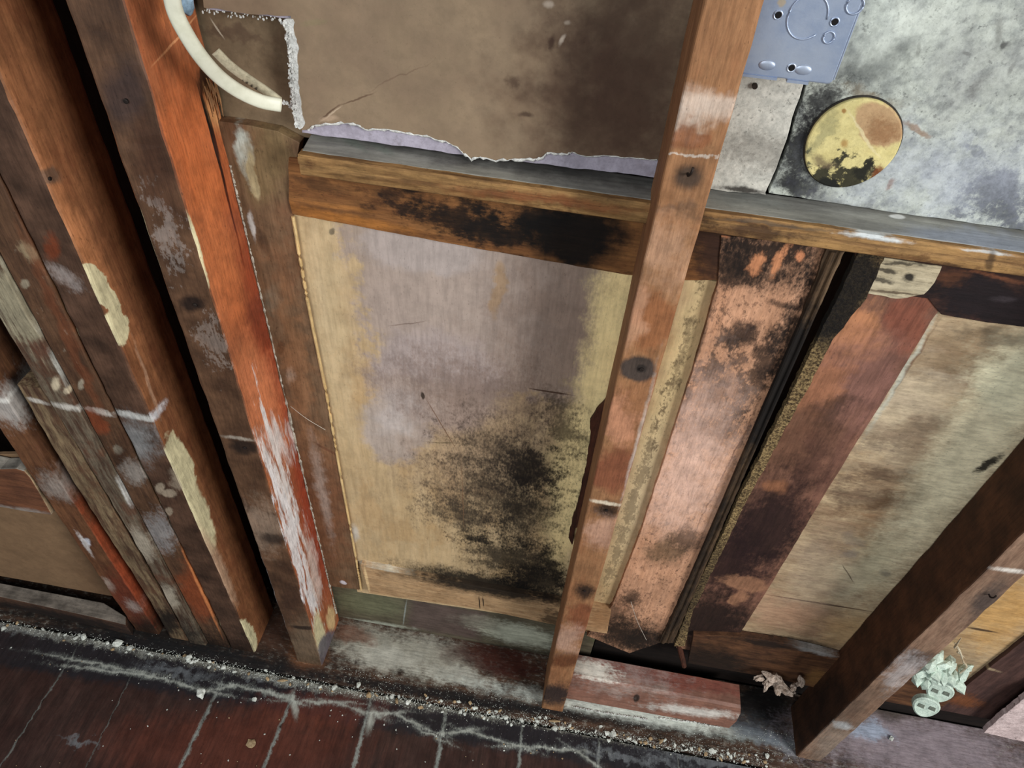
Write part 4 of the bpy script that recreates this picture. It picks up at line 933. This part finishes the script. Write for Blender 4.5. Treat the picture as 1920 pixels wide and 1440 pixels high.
# bead along the meeting edge
btn = [bx((18, 15, 14), 1520, 590, 1385, 850, 40, amp=.012, k=.6, soft=.35, fac=.96), ln((28, 22, 18), 1370, 860, 1240, 1200, 22, amp=.01, k=1.0, soft=.4, fac=.8),
       ln((126, 104, 80), 1585, 475, 1535, 600, 9, amp=.003, k=.7, soft=.5, fac=.6)]
M_btn = mat('dark beaded batten', (90, 70, 50), (38, 28, 20), pl=.632, stains=btn, gscale=120, gamt=.9, bump=.8, rough=.9)
bm = bmesh.new()
SEED[0] += 1
slab_bm([P(x, y, .632) for x, y in ((1552, 462), (1586, 468), (1470, 716), (1262, 1206), (1236, 1205), (1350, 962), (1480, 655))], .009, .008, .0009, 7.7, bm)
for (a, b, rr) in ((P(1562, 470, .6325), P(1243, 1204, .6325), .0034), (P(1578, 470, .6325), P(1253, 1204, .6325), .0026)):
    pts = [a.lerp(b, i/60) for i in range(61)]
    tube_bm([p+Vector((.0006*nz(p, 9, rr*999), 0, 0)) for p in pts], [rr*(1+.12*nz(p, 12, 3)) for p in pts], 10, bm)
link('edge_bead', bm, M_btn, d1)

# ================================================================== RIGHT DOOR
d2 = empty('panelled_door', (.55, .65, .12), 'second panelled door to the right of the dark seam, purple-brown stile and streaked pale panel', 'door')
D2 = .641
strip = [bx((22, 20, 20), 1640, 470, 1540, 660, 40, amp=.01, k=.6, soft=.3, fac=.95), ln((24, 18, 15), 1340, 1050, 1250, 1210, 14, amp=.01, k=1.2, soft=.4, fac=.6)]
M_strip = mat('speckled crusty edge', (176, 150, 104), (74, 54, 36), pl=.636, stains=strip, grain=None, gscale=330, gamt=1, bump=1, bdist=.003, rough=.95, patches=(((40, 28, 20), 260, .54, .04, .7),))
slab('crusted_edge', [(1612, 470), (1660, 480), (1625, 560), (1560, 640), (1540, 680), (1400, 940), (1298, 1150), (1284, 1212), (1264, 1212), (1302, 1110), (1400, 905), (1526, 650)], D2-.004, .01, M_strip, d2, amp=.0012, step=.005)
rst2 = [el((190, 130, 88), 1600, 610, 50, 50, 20, amp=.04, k=.6, soft=.5, fac=.7), el((128, 72, 54), 1710, 600, 40, 60, 30, amp=.03, k=.4, soft=.5, fac=.7),
        el((138, 98, 88), 1610, 720, 70, 80, 30, amp=.04, k=.6, soft=.6, fac=.6), el((176, 118, 84), 1530, 720, 40, 60, 30, amp=.04, k=.6, soft=.5, fac=.6),
        el((60, 42, 36), 1560, 770, 44, 22, -30, amp=.03, k=1.5, soft=.4, fac=.7), el((96, 66, 46), 1490, 830, 60, 90, 25, amp=.04, k=.9, soft=.5, fac=.5),
        el((34, 20, 20), 1440, 990, 90, 70, -60, amp=.03, k=.6, soft=.4, fac=.92), el((38, 22, 22), 1370, 1050, 60, 60, 20, amp=.03, k=.6, soft=.4, fac=.9),
        el((24, 15, 13), 1320, 1170, 110, 60, 10, amp=.03, k=.6, soft=.4, fac=.92), el((150, 108, 82), 1400, 1095, 46, 14, 12, amp=.015, k=.8, soft=.25, fac=.9, fine='m'),
        el((150, 108, 82), 1385, 1120, 14, 20, 12, amp=.015, k=.8, soft=.25, fac=.9, fine='m'), el((150, 100, 70), 1450, 910, 22, 12, 0, amp=.015, k=.8, soft=.4, fac=.7),
        el((56, 34, 30), 1520, 880, 30, 60, 30, amp=.03, k=.8, soft=.5, fac=.6), el((150, 110, 84), 1275, 1215, 10, 20, 10, amp=.004, k=.5, soft=.4, fac=.8)]
M_rs2 = mat('purple brown stile', (130, 92, 74), (100, 68, 58), pl=D2, stains=rst2, gscale=70, gamt=.7, bump=.25, rough=.75, patches=(((90, 56, 46), 20, .58, .08, .5), ((60, 40, 34), 120, .68, .04, .5)))
slab('stile', [(1640, 476), (1800, 510), (1770, 570), (1746, 602), (1700, 680), (1560, 905), (1500, 1005), (1438, 1108), (1385, 1192), (1400, 1235), (1268, 1215), (1300, 1130), (1390, 945), (1540, 660), (1610, 560)], D2, .012, M_rs2, d2, amp=.0006)
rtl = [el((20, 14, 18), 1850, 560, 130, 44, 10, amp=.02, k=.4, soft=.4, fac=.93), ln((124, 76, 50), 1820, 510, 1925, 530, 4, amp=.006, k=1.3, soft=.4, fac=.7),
       el((96, 58, 36), 1780, 520, 30, 20, 0, amp=.02, k=.9, soft=.4, fac=.6), el((26, 18, 20), 1900, 600, 80, 20, 8, amp=.01, k=.5, soft=.4, fac=.9), el((70, 62, 66), 1880, 560, 20, 5, 0, amp=.004, k=.8, soft=.5, fac=.5)]
M_rtl = mat('black stained top rail', (70, 44, 34), (36, 22, 20), pl=D2-.001, stains=rtl, grain='x', gscale=90, bump=.4, rough=.7)
slab('top_rail', [(1600, 440), (.90, 0, 1.047), (.90, 0, .945), (1925, 614), (1850, 605), (1765, 590), (1740, 560), (1640, 545), (1605, 530)], D2-.0012, .010, M_rtl, d2, amp=.0006)
# pale paper patch
M_lab = mat('pale mouldy paper', (190, 178, 150), (160, 146, 118), pl=D2-.002, grain='x', gscale=120, gamt=.7, bump=.5,
            stains=[el((26, 22, 20), 1700, 520, 12, 8, 0, amp=.008, k=1.0, soft=.3, fac=.95), el((36, 30, 26), 1650, 505, 30, 4, 10, amp=.01, k=1.6, soft=.3, fac=.8), el((36, 30, 26), 1700, 495, 40, 4, 8, amp=.01, k=1.6, soft=.3, fac=.8),
                    el((36, 30, 26), 1640, 525, 22, 4, 12, amp=.01, k=1.6, soft=.3, fac=.8), ln((70, 54, 40), 1620, 540, 1730, 552, 2, amp=.004, k=.8, soft=.4, fac=.8)])
o = slab('paper_remnant', [(1636, 482), (1700, 490), (1766, 500), (1752, 530), (1732, 552), (1680, 560), (1602, 545), (1614, 520)], D2-.0035, .0012, M_lab, d2, amp=.001, step=.005, bevel=0)
o['label'] = 'pale mould-spotted paper remnant'
rp = .646
pls = [ln((84, 62, 46), 1560, 905, 1800, 860, 9, amp=.015, k=2.6, soft=.5, fac=.6), ln((76, 56, 44), 1590, 850, 1760, 800, 12, amp=.02, k=2.8, soft=.5, fac=.55), ln((96, 74, 54), 1700, 700, 1880, 690, 14, amp=.02, k=2.8, soft=.5, fac=.55), el((98, 74, 60), 1545, 1010, 34, 60, 25, amp=.02, k=2.4, soft=.5, fac=.4), el((196, 184, 160), 1700, 760, 90, 120, 30, amp=.04, k=.5, soft=.7, fac=.5), el((116, 92, 66), 1830, 680, 130, 50, 15, amp=.04, k=1.2, soft=.5, fac=.65, fine='g'),
       el((104, 78, 56), 1720, 820, 110, 30, 8, amp=.04, k=1.2, soft=.5, fac=.55), el((88, 66, 50), 1680, 900, 80, 14, 8, amp=.03, k=1.0, soft=.5, fac=.7), el((80, 60, 48), 1640, 935, 70, 12, 8, amp=.03, k=1.0, soft=.5, fac=.65),
       ln((90, 62, 34), 1600, 950, 1790, 905, 8, amp=.02, k=1.0, soft=.6, fac=.5), ln((120, 76, 36), 1650, 960, 1780, 970, 7, amp=.02, k=1.2, soft=.6, fac=.7), ln((130, 84, 40), 1640, 985, 1740, 1000, 6, amp=.02, k=1.2, soft=.6, fac=.6),
       S((255, 244, 206), 1830, 840, -190, 250, 46, 32, amp=.015, k=.7, soft=.6, fac=.95), el((250, 246, 210), 1890, 720, 60, 60, 0, amp=.03, k=.5, soft=.7, fac=.7),  # band by the right stud, light put into a near-white colour
       el((224, 216, 180), 1620, 1070, 60, 34, -40, amp=.03, k=.5, soft=.6, fac=.6), ln((224, 170, 96), 1690, 860, 1900, 730, 7, amp=.01, k=1.3, soft=.5, fac=0),
       el((120, 112, 104), 1590, 1035, 14, 8, 0, amp=.015, k=1, soft=.4, fac=.6), el((110, 104, 96), 1660, 1075, 10, 6, 0, amp=.01, k=1, soft=.4, fac=.6), el((120, 110, 100), 1600, 1010, 24, 8, 20, amp=.01, k=1, soft=.4, fac=.5),
       ln((70, 50, 38), 1432, 1114, 1630, 1146, 1.4, amp=.0006, k=.2, soft=.3, fac=.95), el((172, 134, 108), 1480, 1150, 80, 30, 10, amp=.02, k=.5, soft=.5, fac=.75), el((196, 160, 112), 1590, 1180, 50, 30, 0, amp=.03, k=.6, soft=.5, fac=.6),
       ln((52, 38, 30), 1400, 1184, 1560, 1212, 4, amp=.008, k=1.1, soft=.4, fac=.8), ln((26, 22, 18), 1832, 882, 1880, 852, 6, amp=.006, k=1.6, soft=.3, fac=.95), el((176, 160, 140), 1540, 1080, 60, 60, 0, amp=.04, k=.5, soft=.6, fac=.4),
       ln((90, 60, 44), 1660, 760, 1750, 620, 2.5, amp=.004, k=.6, soft=.5, fac=.6), ln((186, 190, 176), 1740, 620, 1640, 790, 5, amp=.006, k=.9, soft=.5, fac=.7),  # highlight along the stile edge painted as a pale line
       el((60, 48, 38), 1880, 630, 60, 14, 8, amp=.02, k=1.2, soft=.5, fac=.6), ln((70, 56, 44), 1580, 1060, 1600, 1092, 1.2, amp=.002, k=.2, soft=.4, fac=.7),
       el((196, 150, 84), 1880, 1150, 80, 60, -40, amp=.03, k=.5, soft=.6, fac=.7), ln((60, 44, 32), 1812, 1176, 1870, 1186, 2, amp=.001, k=.4, soft=.4, fac=.9)]
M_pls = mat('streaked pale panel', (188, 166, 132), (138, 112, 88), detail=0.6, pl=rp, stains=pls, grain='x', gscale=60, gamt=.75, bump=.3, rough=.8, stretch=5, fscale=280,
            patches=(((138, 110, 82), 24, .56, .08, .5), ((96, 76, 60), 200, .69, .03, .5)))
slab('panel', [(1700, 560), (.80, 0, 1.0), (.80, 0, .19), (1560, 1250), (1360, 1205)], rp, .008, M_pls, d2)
M_br2 = mat('dark bottom rail', (104, 70, 46), (62, 38, 26), pl=.634, grain='x', gscale=90, bump=.4, rough=.75,
            stains=[ln((170, 168, 164), 1490, 1212, 1560, 1228, 5, pl=.634, amp=.006, k=1.0, soft=.4, fac=.85), ln((24, 18, 15), 1380, 1196, 1500, 1216, 7, pl=.634, amp=.006, k=.8, soft=.4, fac=.9),
                    el((24, 18, 14), 1330, 1240, 90, 30, 10, pl=.634, amp=.02, k=.5, soft=.5, fac=.9), el((150, 110, 64), 1530, 1270, 20, 14, 0, pl=.634, amp=.01, k=.6, soft=.5, fac=.6)],
            patches=(((40, 26, 18), 40, .58, .06, .5),))
slab('bottom_rail', [(1300, 1190), (1390, 1194), (1480, 1208), (1562, 1228), (.765, 0, .215), (.765, 0, .115), (1540, 1292), (1430, 1268), (1290, 1244)], .633, .012, M_br2, d2, amp=.0006)
M_rs3 = mat('dark right stile', (84, 60, 54), (54, 38, 36), pl=.641, gscale=80, bump=.3, rough=.7,
            stains=[ln((170, 150, 120), 1824, 1243, 1870, 1256, 2.5, amp=.003, k=.8, soft=.4, fac=.8), el((120, 70, 36), 1800, 1310, 40, 10, 10, amp=.01, k=1.2, soft=.4, fac=.7)])
slab('stile', [(.772, 0, .97), (.90, 0, .97), (.90, 0, .11), (.768, 0, .11)], .639, .012, M_rs3, d2)

# ---- skirting seen below the left door
M_sk = mat('painted skirting back', (100, 94, 76), (80, 72, 60), pl=.655, grain='x', gscale=60, bump=.3, rough=.6,
           stains=[el((112, 114, 88), 690, 1130, 70, 22, 8, amp=.02, k=.5, soft=.5, fac=.8), bx((92, 76, 72), 765, 1150, 905, 1175, 26, amp=.004, k=.2, soft=.2, fac=.85),
                   ln((30, 24, 20), 620, 1172, 1040, 1228, 5, amp=.004, k=.8, soft=.5, fac=.8), ln((180, 186, 170), 640, 1160, 760, 1176, 3, amp=.004, k=1.0, soft=.5, fac=.8),
                   el((192, 196, 176), 975, 1190, 70, 18, 12, amp=.015, k=.6, soft=.35, fac=.9), el((150, 146, 130), 900, 1166, 40, 10, 10, amp=.015, k=.8, soft=.5, fac=.6),
                   ln((150, 156, 150), 762, 1128, 756, 1170, 1.5, amp=.001, k=.2, soft=.4, fac=.8), el((90, 100, 60), 1180, 1205, 60, 16, 10, amp=.02, k=.7, soft=.4, fac=.7)])
sk = box('skirting_board', -.40, .135, .655, .667, 0.0, .155, M_sk); 
tag(sk, 'dull green and grey stained board on edge below the plywood panel', 'skirting board')
# black backing standing in for the dark hole behind the right door foot
M_dk = mat('black gap backing', (30, 22, 18), (14, 10, 9), grain='x', gscale=80, bump=.6)
rt = box('black_backing', .14, 1.3, .674, .70, 0.0, .12, M_dk); tag(rt, 'black backing put in for the dark gap behind the foot of the right-hand door', 'timber')

# ================================================================== LOOSE BLOCK on the plate
M_blk = mat('reddish painted offcut', (138, 98, 82), (112, 76, 64), pl=.58, grain='x', gscale=70, gamt=.6, bump=.25, rough=.55, spec=.4,
            stains=[el((116, 56, 46), 1240, 1265, 180, 18, 10, pl=('z', .06), gate='z', amp=.02, k=.5, soft=.4, fac=.7), el((226, 220, 206), 1110, 1255, 44, 16, 10, pl=('z', .06), gate='z', amp=.012, k=1.7, soft=.3, fac=.95),
                    ln((205, 200, 205), 1232, 1291, 1345, 1311, 3, amp=.003, k=.8, soft=.5, fac=.8, pl=.58), el((60, 40, 32), 1090, 1280, 40, 6, 8, amp=.004, k=.6, soft=.5, fac=.6),
                    el((24, 16, 12), 1193, 1318, 6, 4, 0, amp=.002, k=.3, soft=.3, fac=.9), ln((216, 214, 206), 1228, 1330, 1370, 1352, 4, amp=.004, k=1.2, soft=.4, fac=.8, pl=.58),
                    el((190, 190, 184), 1180, 1290, 100, 20, 8, amp=.03, k=1.8, soft=.4, fac=.3)])
bm = bmesh.new()
prof = [(.577, .0), (.584, .022), (.592, .045), (.5965, .056), (.602, .0605), (.640, .062), (.642, .058), (.642, .0)]
rings = []
for i in range(41):
    t = i/40
    ring = []
    for (y, z) in prof:
        x = .098+(.318+.012*math.sin(z*40))*t
        ring.append(bm.verts.new((x, y+.002*t+.0005*nz(Vector((x, y, z)), 40, 8), z*(1-.08*t)+.0004*nz(Vector((x, y, z)), 60, 3)*(z > 0))))
    rings.append(ring)
for a, b in zip(rings, rings[1:]):
    for j in range(len(prof)): bm.faces.new((a[j], a[(j+1) % len(prof)], b[(j+1) % len(prof)], b[j]))
bm.faces.new(rings[0]); bm.faces.new(rings[-1])
bl = link('timber_offcut', bm, M_blk, bevel=.0008); tag(bl, 'reddish-brown painted timber offcut lying on the plate right of the centre stud', 'timber')

# ================================================================== FAR LEFT BAY
M_lp = mat('plain brown hardboard', (140, 112, 84), (124, 98, 74), detail=0.3, pl=.572, grain=None, gscale=30, gamt=.4, bump=.08, rough=.6, stains=[el((86, 60, 42), 200, 1080, 60, 120, 0, amp=.02, k=.3, soft=.7, fac=.5)])
lp_ = slab('hardboard_panel', [(-260, 860), (60, 850), (120, 960), (200, 1085), (222, 1120), (0, 1080), (-260, 1040)], .578, .006, M_lp)
tag(lp_, 'smooth plain brown panel in the far-left bay', 'panel')
M_rb = mat('dusty rounded board', (118, 76, 52), (92, 58, 42), pl=.552, grain='x', gscale=70, bump=.3, stains=[ln((170, 165, 158), -40, 942, 96, 966, 4, amp=.006, k=.9, soft=.5, fac=.6)])
add_face_tone(M_rb, (178, 172, 160), 'Z', .95); add_face_tone(M_rb, (206, 178, 140), 'X', .9)  # pale right-facing edge puts the window's light into the colour
rb = slab('rounded_board', [(-260, 850), (-60, 868), (0, 880), (30, 879), (45, 884), (56, 896), (72, 922), (88, 950), (97, 966), (50, 960), (0, 951), (-260, 905)], .552, .024, M_rb, amp=.0003, bevel=.002)
tag(rb, 'board with a rounded dusty top corner and pale right edge at the far left', 'board')
M_bb = mat('dusty low board', (104, 74, 56), (78, 54, 42), pl=.54, grain='x', gscale=60, bump=.4, stains=[el((24, 22, 22), 100, 1160, 200, 12, 10, amp=.01, k=.5, soft=.5, fac=.9)])
add_face_tone(M_bb, (158, 148, 136), 'Z', .95)
bb = link('low_board', slab_bm([P(-260, 1050, ('z', .045)), P(0, 1093, ('z', .045)), P(194, 1130, ('z', .045)), P(236, 1156, ('z', .045)), P(236, 1172, ('z', .045)), P(178, 1158, ('z', .045)), P(0, 1119, ('z', .045)), P(-260, 1072, ('z', .045))], .045, .02, .0003, 2, axis=(0, 0, -1)), M_bb, bevel=.0015)
tag(bb, 'low brown board with a dusty grey top edge along the floor at far left', 'board')

# ================================================================== CABLE
M_cab = mat('cream cable sheath', (224, 224, 204), (206, 206, 184), detail=0.0, pl=.56, grain=None, gscale=60, bump=.1, rough=.45, spec=.4,
            stains=[el((60, 54, 46), 441, 138, 5, 4, 40, pl=.57, amp=.001, k=.3, soft=.3, fac=.0)])
cb_ = empty('electrical_cable', P(528, 200, .60), 'thick cream flat electrical cable hanging in front of the orange stud, cut end', 'cable')
path = [P(300, -120, .53), P(318, -30, .535), P(328, 20, .54), P(348, 62, .545), P(378, 108, .555), P(412, 145, .57), P(450, 172, .585), P(490, 190, .598), P(526, 197, .608)]
bm = tube_bm(spline(path, 8), 1, 14, flat=(.0062, .0040, (0.35, -.9, .3)))
link('sheath', bm, M_cab, cb_, smooth=True)
M_cab2 = mat('grey cream cable back', (186, 178, 152), (160, 150, 126), pl=.6, grain=None, gscale=60, bump=.1,
             stains=[el((52, 46, 40), x, y, 2.6, 4.5, 35, pl=.61, amp=.0006, k=.9, soft=.3, fac=.85) for x, y in ((440, 137), (459, 148), (467, 152), (475, 158), (483, 163))])
path = [P(404, 96, .600), P(430, 122, .603), P(462, 146, .606), P(498, 170, .609), P(524, 190, .611)]
bm = tube_bm(spline(path, 8), 1, 12, flat=(.0045, .0022, (0.3, -.9, -.2)))
link('folded_strand', bm, M_cab2, cb_, smooth=True)
bm = bmesh.new(); rock_bm(P(346, 4, .56), .008, 1, .7, 1.3, 3, bm, 2)
bp = link('plastic_clip', bm, mat('pale blue plastic', (160, 190, 214), grain=None, rough=.4), smooth=True); tag(bp, 'pale blue plastic clip beside the cable at the top', 'clip')

# ================================================================== COBWEB THREADS
M_web = mat('dusty thread', (200, 190, 176), grain=None, bump=0)
for pts, lab in (([P(545, 762, .636), P(575, 785, .628), P(610, 806, .637)], 'thin dusty thread on the brown stile beside the orange stud'),
                 ([P(1183, 1128, .632), P(1195, 1165, .628), P(1212, 1200, .634)], 'thin dusty thread near the foot of the peach stile')):
    bm = tube_bm(spline(pts, 6), .0004, 5)
    tag(link('dust_thread', bm, M_web), lab, 'thread')

# ================================================================== WIRE NUTS / CRUMBLED PLASTER, bottom right
M_nut = mat('pale green white plastic', (206, 222, 208), (176, 196, 184), grain=None, gscale=200, bump=.3, rough=.6, patches=(((120, 124, 112), 60, .66, .03, .5),))
M_nutd = mat('grey recess', (118, 126, 114), grain=None)
def socket_disc(px, py, D, r, lab):
    c = P(px, py, D)
    n = Vector((-.15, -.9, .35)).normalized()
    s = n.cross(Vector((0, 0, 1))).normalized(); u = s.cross(n)
    e = empty('round_fitting', c, lab, 'fitting')
    bm = bmesh.new(); seg = 28
    def ring(rr, h): return [bm.verts.new(c+(s*math.cos(2*math.pi*i/seg)+u*math.sin(2*math.pi*i/seg))*rr*(1+.05*math.sin(3*6.283*i/seg))+n*h) for i in range(seg)]
    rs_ = [ring(r*.8, -.012), ring(r, -.009), ring(r, 0), ring(r*.88, .002), ring(r*.8, .0015)]
    for a, b in zip(rs_, rs_[1:]):
        for j in range(seg): bm.faces.new((a[j], a[(j+1) % seg], b[(j+1) % seg], b[j]))
    bm.faces.new(rs_[-1]); bm.faces.new(rs_[0])
    link('body', bm, M_nut, e)
    for (du, dv) in ((-.42, .12), (.40, .05)):
        q = c+s*r*du+u*r*dv+n*.0018
        k = .25*r
        bm = slab_bm([q-s*k-u*k*.7, q+s*k-u*k*.5, q+s*k*.9+u*k*.8, q-s*k*.8+u*k*.7], .0008, amp=0, axis=tuple(n))
        link('opening', bm, M_nutd, e)
socket_disc(1736, 1326, .575, .0205, 'pale round two-hole fitting on the plate at lower right, the lower one')
socket_disc(1762, 1298, .592, .0205, 'pale round two-hole fitting just above and behind the lower one at right')
bm = bmesh.new(); rnd = random.Random(11)
cl = P(1775, 1262, .60)
for i in range(34):
    a = cl+Vector((rnd.uniform(-.045, .032), rnd.uniform(-.012, .012), rnd.uniform(-.022, .026)))
    rock_bm(a, rnd.uniform(.006, .014), 1.5, .8, .6, i*3.3, bm, 1, rot=rnd.random()*6)
ccl = link('plaster_lump', bm, M_nut); tag(ccl, 'crumbled pale green-white plaster lump above the round fittings at right', 'plaster')
bm = tube_bm(spline([P(1790, 1205, .61), P(1800, 1222, .60), P(1806, 1240, .60), P(1812, 1250, .60), P(1800, 1262, .60)], 6), .0016, 6)
for q in ((1795, 1222, 1812, 1236), (1790, 1214, 1802, 1196)):
    tube_bm([P(q[0], q[1], .605), P(q[2], q[3], .60)], [.002, .0006], 5, bm)
ts = link('torn_strip', bm, mat('pale torn strip', (206, 196, 170), (150, 120, 84), grain=None)); tag(ts, 'pale splintered strip sticking up above the plaster lump at right', 'splinter')
M_pink = mat('pinkish white plaster', (226, 206, 204), (190, 170, 168), grain=None, gscale=90, bump=.8, patches=(((60, 50, 48), 120, .64, .04, .8),))
o = slab('broken_plaster', [(1845, 1374), (1870, 1350), (1925, 1306), (2100, 1250), (2100, 1420), (1925, 1392)], .615, .01, M_pink, amp=.002, step=.006); tag(o, 'pinkish-white rough plaster piece in the bottom right corner', 'plaster')
# torn plaster below the right door
bm = bmesh.new()
for i, (x, y, r) in enumerate(((1425, 1272, .006), (1440, 1280, .008), (1455, 1286, .008), (1470, 1292, .009), (1480, 1296, .006), (1490, 1286, .006), (1502, 1278, .006), (1462, 1278, .008), (1445, 1270, .007))):
    rock_bm(P(x, y, .614), r*.95, 1.7, .8, .8, i*2.2, bm, 3, rot=.4+i*.7, rag=.95)
o = link('torn_plaster', bm, mat('grey pink torn plaster', (196, 180, 166), (120, 100, 84), grain=None, gscale=160, bump=.8)); tag(o, 'torn pale plaster scraps under the right-hand door next to the dark stud', 'plaster')
# stub of dowel in the dark gap
bm = tube_bm([P(1272, 1205, .645), P(1278, 1228, .64), P(1283, 1250, .63)], [.005, .0055, .0045], 8)
o = link('wood_stub', bm, M_bark); tag(o, 'short brown wood stub in the black gap behind the reddish offcut', 'wood')

# ================================================================== DEBRIS
M_chip = mat('white plaster crumb', (228, 232, 224), (190, 196, 186), grain=None, gscale=200, bump=.4, rough=.95)
M_chip2 = mat('tan wood chip', (190, 166, 130), (146, 120, 88), grain=None, gscale=200, bump=.4, rough=.9)
def chip(px, py, r, mt, label, cat, group=None, z=0.0, flat=.6, seed=1.0, name='plaster_chip'):
    c = P(px, py, ('z', z)); c.z = z+r*flat*.72
    bm = rock_bm(c, r, 1.0, .8, flat, seed, sub=2, rot=seed)
    o = link(name, bm, mt); mn = min((v.co.z for v in o.data.vertices)); o.location.z = z-mn-.0004
    tag(o, label, cat, group); return o
chip(378, 1302, .0095, M_chip, 'largest white plaster chip alone on the red-brown floor boards', 'plaster chip', seed=2.2)
chip(222, 1208, .0090, M_chip, 'biggest round white lump in the rubble line at left', 'plaster chip', seed=3.4)
chip(158, 1196, .0065, M_chip, 'white lump at the left end of the rubble line', 'plaster chip', seed=5.1)
chip(245, 1216, .0060, M_chip, 'small white lump touching the biggest one in the rubble line', 'plaster chip', seed=6.6)
chip(355, 1234, .0068, M_chip, 'white lump in the rubble line below the cream-edged stud', 'plaster chip', seed=7.7)
chip(478, 1312, .0050, M_chip, 'small white chip on the floor boards right of the largest chip', 'plaster chip', seed=8.8)
chip(472, 1394, .0085, M_chip2, 'flat tan wood chip lying on the red-brown floor boards', 'wood chip', flat=.22, seed=9.1, name='wood_chip')
chip(1670, 1386, .0048, M_chip, 'small white crumb on the lilac dusty plate at right', 'plaster chip', z=0, seed=4.2)
GRPL = 'plaster crumbs in the rubble line'
LABL = 'small plaster crumb in the pale rubble line between floor and sole plate'
rnd = random.Random(21)
line = [(0, 1168), (200, 1206), (340, 1232), (480, 1262), (600, 1286), (760, 1312), (900, 1336), (1010, 1352), (1130, 1376), (1230, 1392), (1340, 1412), (1440, 1428)]
def online(t):
    t *= len(line)-1; i = min(int(t), len(line)-2); f = t-i
    return line[i][0]*(1-f)+line[i+1][0]*f, line[i][1]*(1-f)+line[i+1][1]*f
protos = []
for k in range(6):
    bm = rock_bm((0, 0, 0), 1.0, 1.1, .8, .65, 3.3*k+1, sub=1, rag=.7)
    bmesh.ops.recalc_face_normals(bm, faces=bm.faces[:])
    me = bpy.data.meshes.new('plaster_crumb'); bm.to_mesh(me); bm.free(); me.materials.append(M_chip if k < 4 else M_chip2); protos.append(me)
for i in range(190):
    x, y = online(rnd.random()**.9); y += rnd.gauss(0, 6)
    r = rnd.uniform(.0018, .0046)*(1 if rnd.random() < .8 else 1.4)
    o = bpy.data.objects.new('plaster_crumb', rnd.choice(protos)); COL.objects.link(o)
    p = P(x, y, ('z', 0)); o.location = (p.x, p.y, r*.45+(.0 if p.y < .515 or p.y > .522 else -.003)); o.scale = (r, r*rnd.uniform(.6, 1.2), r*.8); o.rotation_euler = (0, 0, rnd.random()*6)
    tag(o, LABL, 'plaster crumb', GRPL)
LAB2 = 'tiny pale plaster crumb scattered on the red-brown floor boards'
for i in range(70):
    x, y = rnd.uniform(0, 1100), 0; x_, y0 = online(min(1, x/1440)); y = rnd.uniform(y0+22, 1440) if rnd.random() < .7 else y0+25+abs(rnd.gauss(0, 22))
    if y > 1438: continue
    r = rnd.uniform(.0008, .0018)
    o = bpy.data.objects.new('plaster_crumb', rnd.choice(protos)); COL.objects.link(o)
    p = P(x, y, ('z', 0)); o.location = (p.x, p.y, r*.45); o.scale = (r, r, r*.8); o.rotation_euler = (0, 0, rnd.random()*6)
    tag(o, LAB2, 'plaster crumb', 'crumbs scattered on the floor boards')
# uncountable grit
bm = bmesh.new()
def grit(x, y, r, pl=('z', 0.0), z=None):
    c = P(x, y, pl)
    s = rnd.random()*9
    vs = [bm.verts.new(c+Vector((r*rnd.uniform(.5, 1.2)*math.cos(s+a), r*rnd.uniform(.5, 1.2)*math.sin(s+a), -r*.2))) for a in (0, 1.6, 3.1, 4.7)]
    tp = bm.verts.new(c+Vector((0, 0, r*.8)))
    for j in range(4): bm.faces.new((vs[j], vs[(j+1) % 4], tp))
    bm.faces.new(vs)
for i in range(3600):
    x, y = online(rnd.random()); y += rnd.gauss(0, 5.5); grit(x, y, rnd.uniform(.0004, .0015))
for i in range(900):
    x, y = online(rnd.random()); y += rnd.gauss(0, 26); grit(x, y, rnd.uniform(.0003, .0008))
for i in range(1500):   # on the plate
    x = rnd.uniform(640, 1500); x_, y0 = online(x/1440); y = y0-rnd.uniform(4, 60); p = P(x, y, ('z', 0))
    if .10 < p.x < .43 and .572 < p.y < .645: continue
    if .05 < p.x < .095 and p.y > .548: continue
    if p.y < .65: grit(x, y, rnd.uniform(.0003, .0013))
gr = link('grit', bm, M_chip, origin=(0, .52, 0)); tag(gr, 'fine pale plaster grit along the foot of the wall', 'grit', kind='stuff')
# tan splinters lying in the rubble
for (x, y, a, l, lab) in ((530, 1276, .2, .02, 'tan splinter in the rubble line below the orange stud'), (1240, 1390, .9, .012, 'tan splinter in the rubble line below the reddish offcut'),
                          (1040, 1352, .1, .022, 'tan splinter in the rubble at the foot of the centre stud')):
    c = P(x, y, ('z', .004)); d = Vector((math.cos(a), math.sin(a), .05))
    o = link('wood_splinter', tube_bm([c-d*l*.5, c, c+d*l*.5], [.0012, .0028, .0008], 5), M_chip2); tag(o, lab, 'splinter')
# white plaster smear standing proud under the offcut
bm = crumble_bm([P(x, y, ('z', .001)) for x, y in ((1075, 1325), (1130, 1336), (1190, 1345), (1215, 1350))], .0026, 31, 2)
crumble_bm([P(x, y, ('z', .001)) for x, y in ((1230, 1346), (1300, 1354), (1350, 1364))], .0022, 32, 2, bm)
o = link('plaster_smear', bm, M_fringe); tag(o, 'white crumbly plaster smear along the front foot of the reddish offcut', 'plaster')
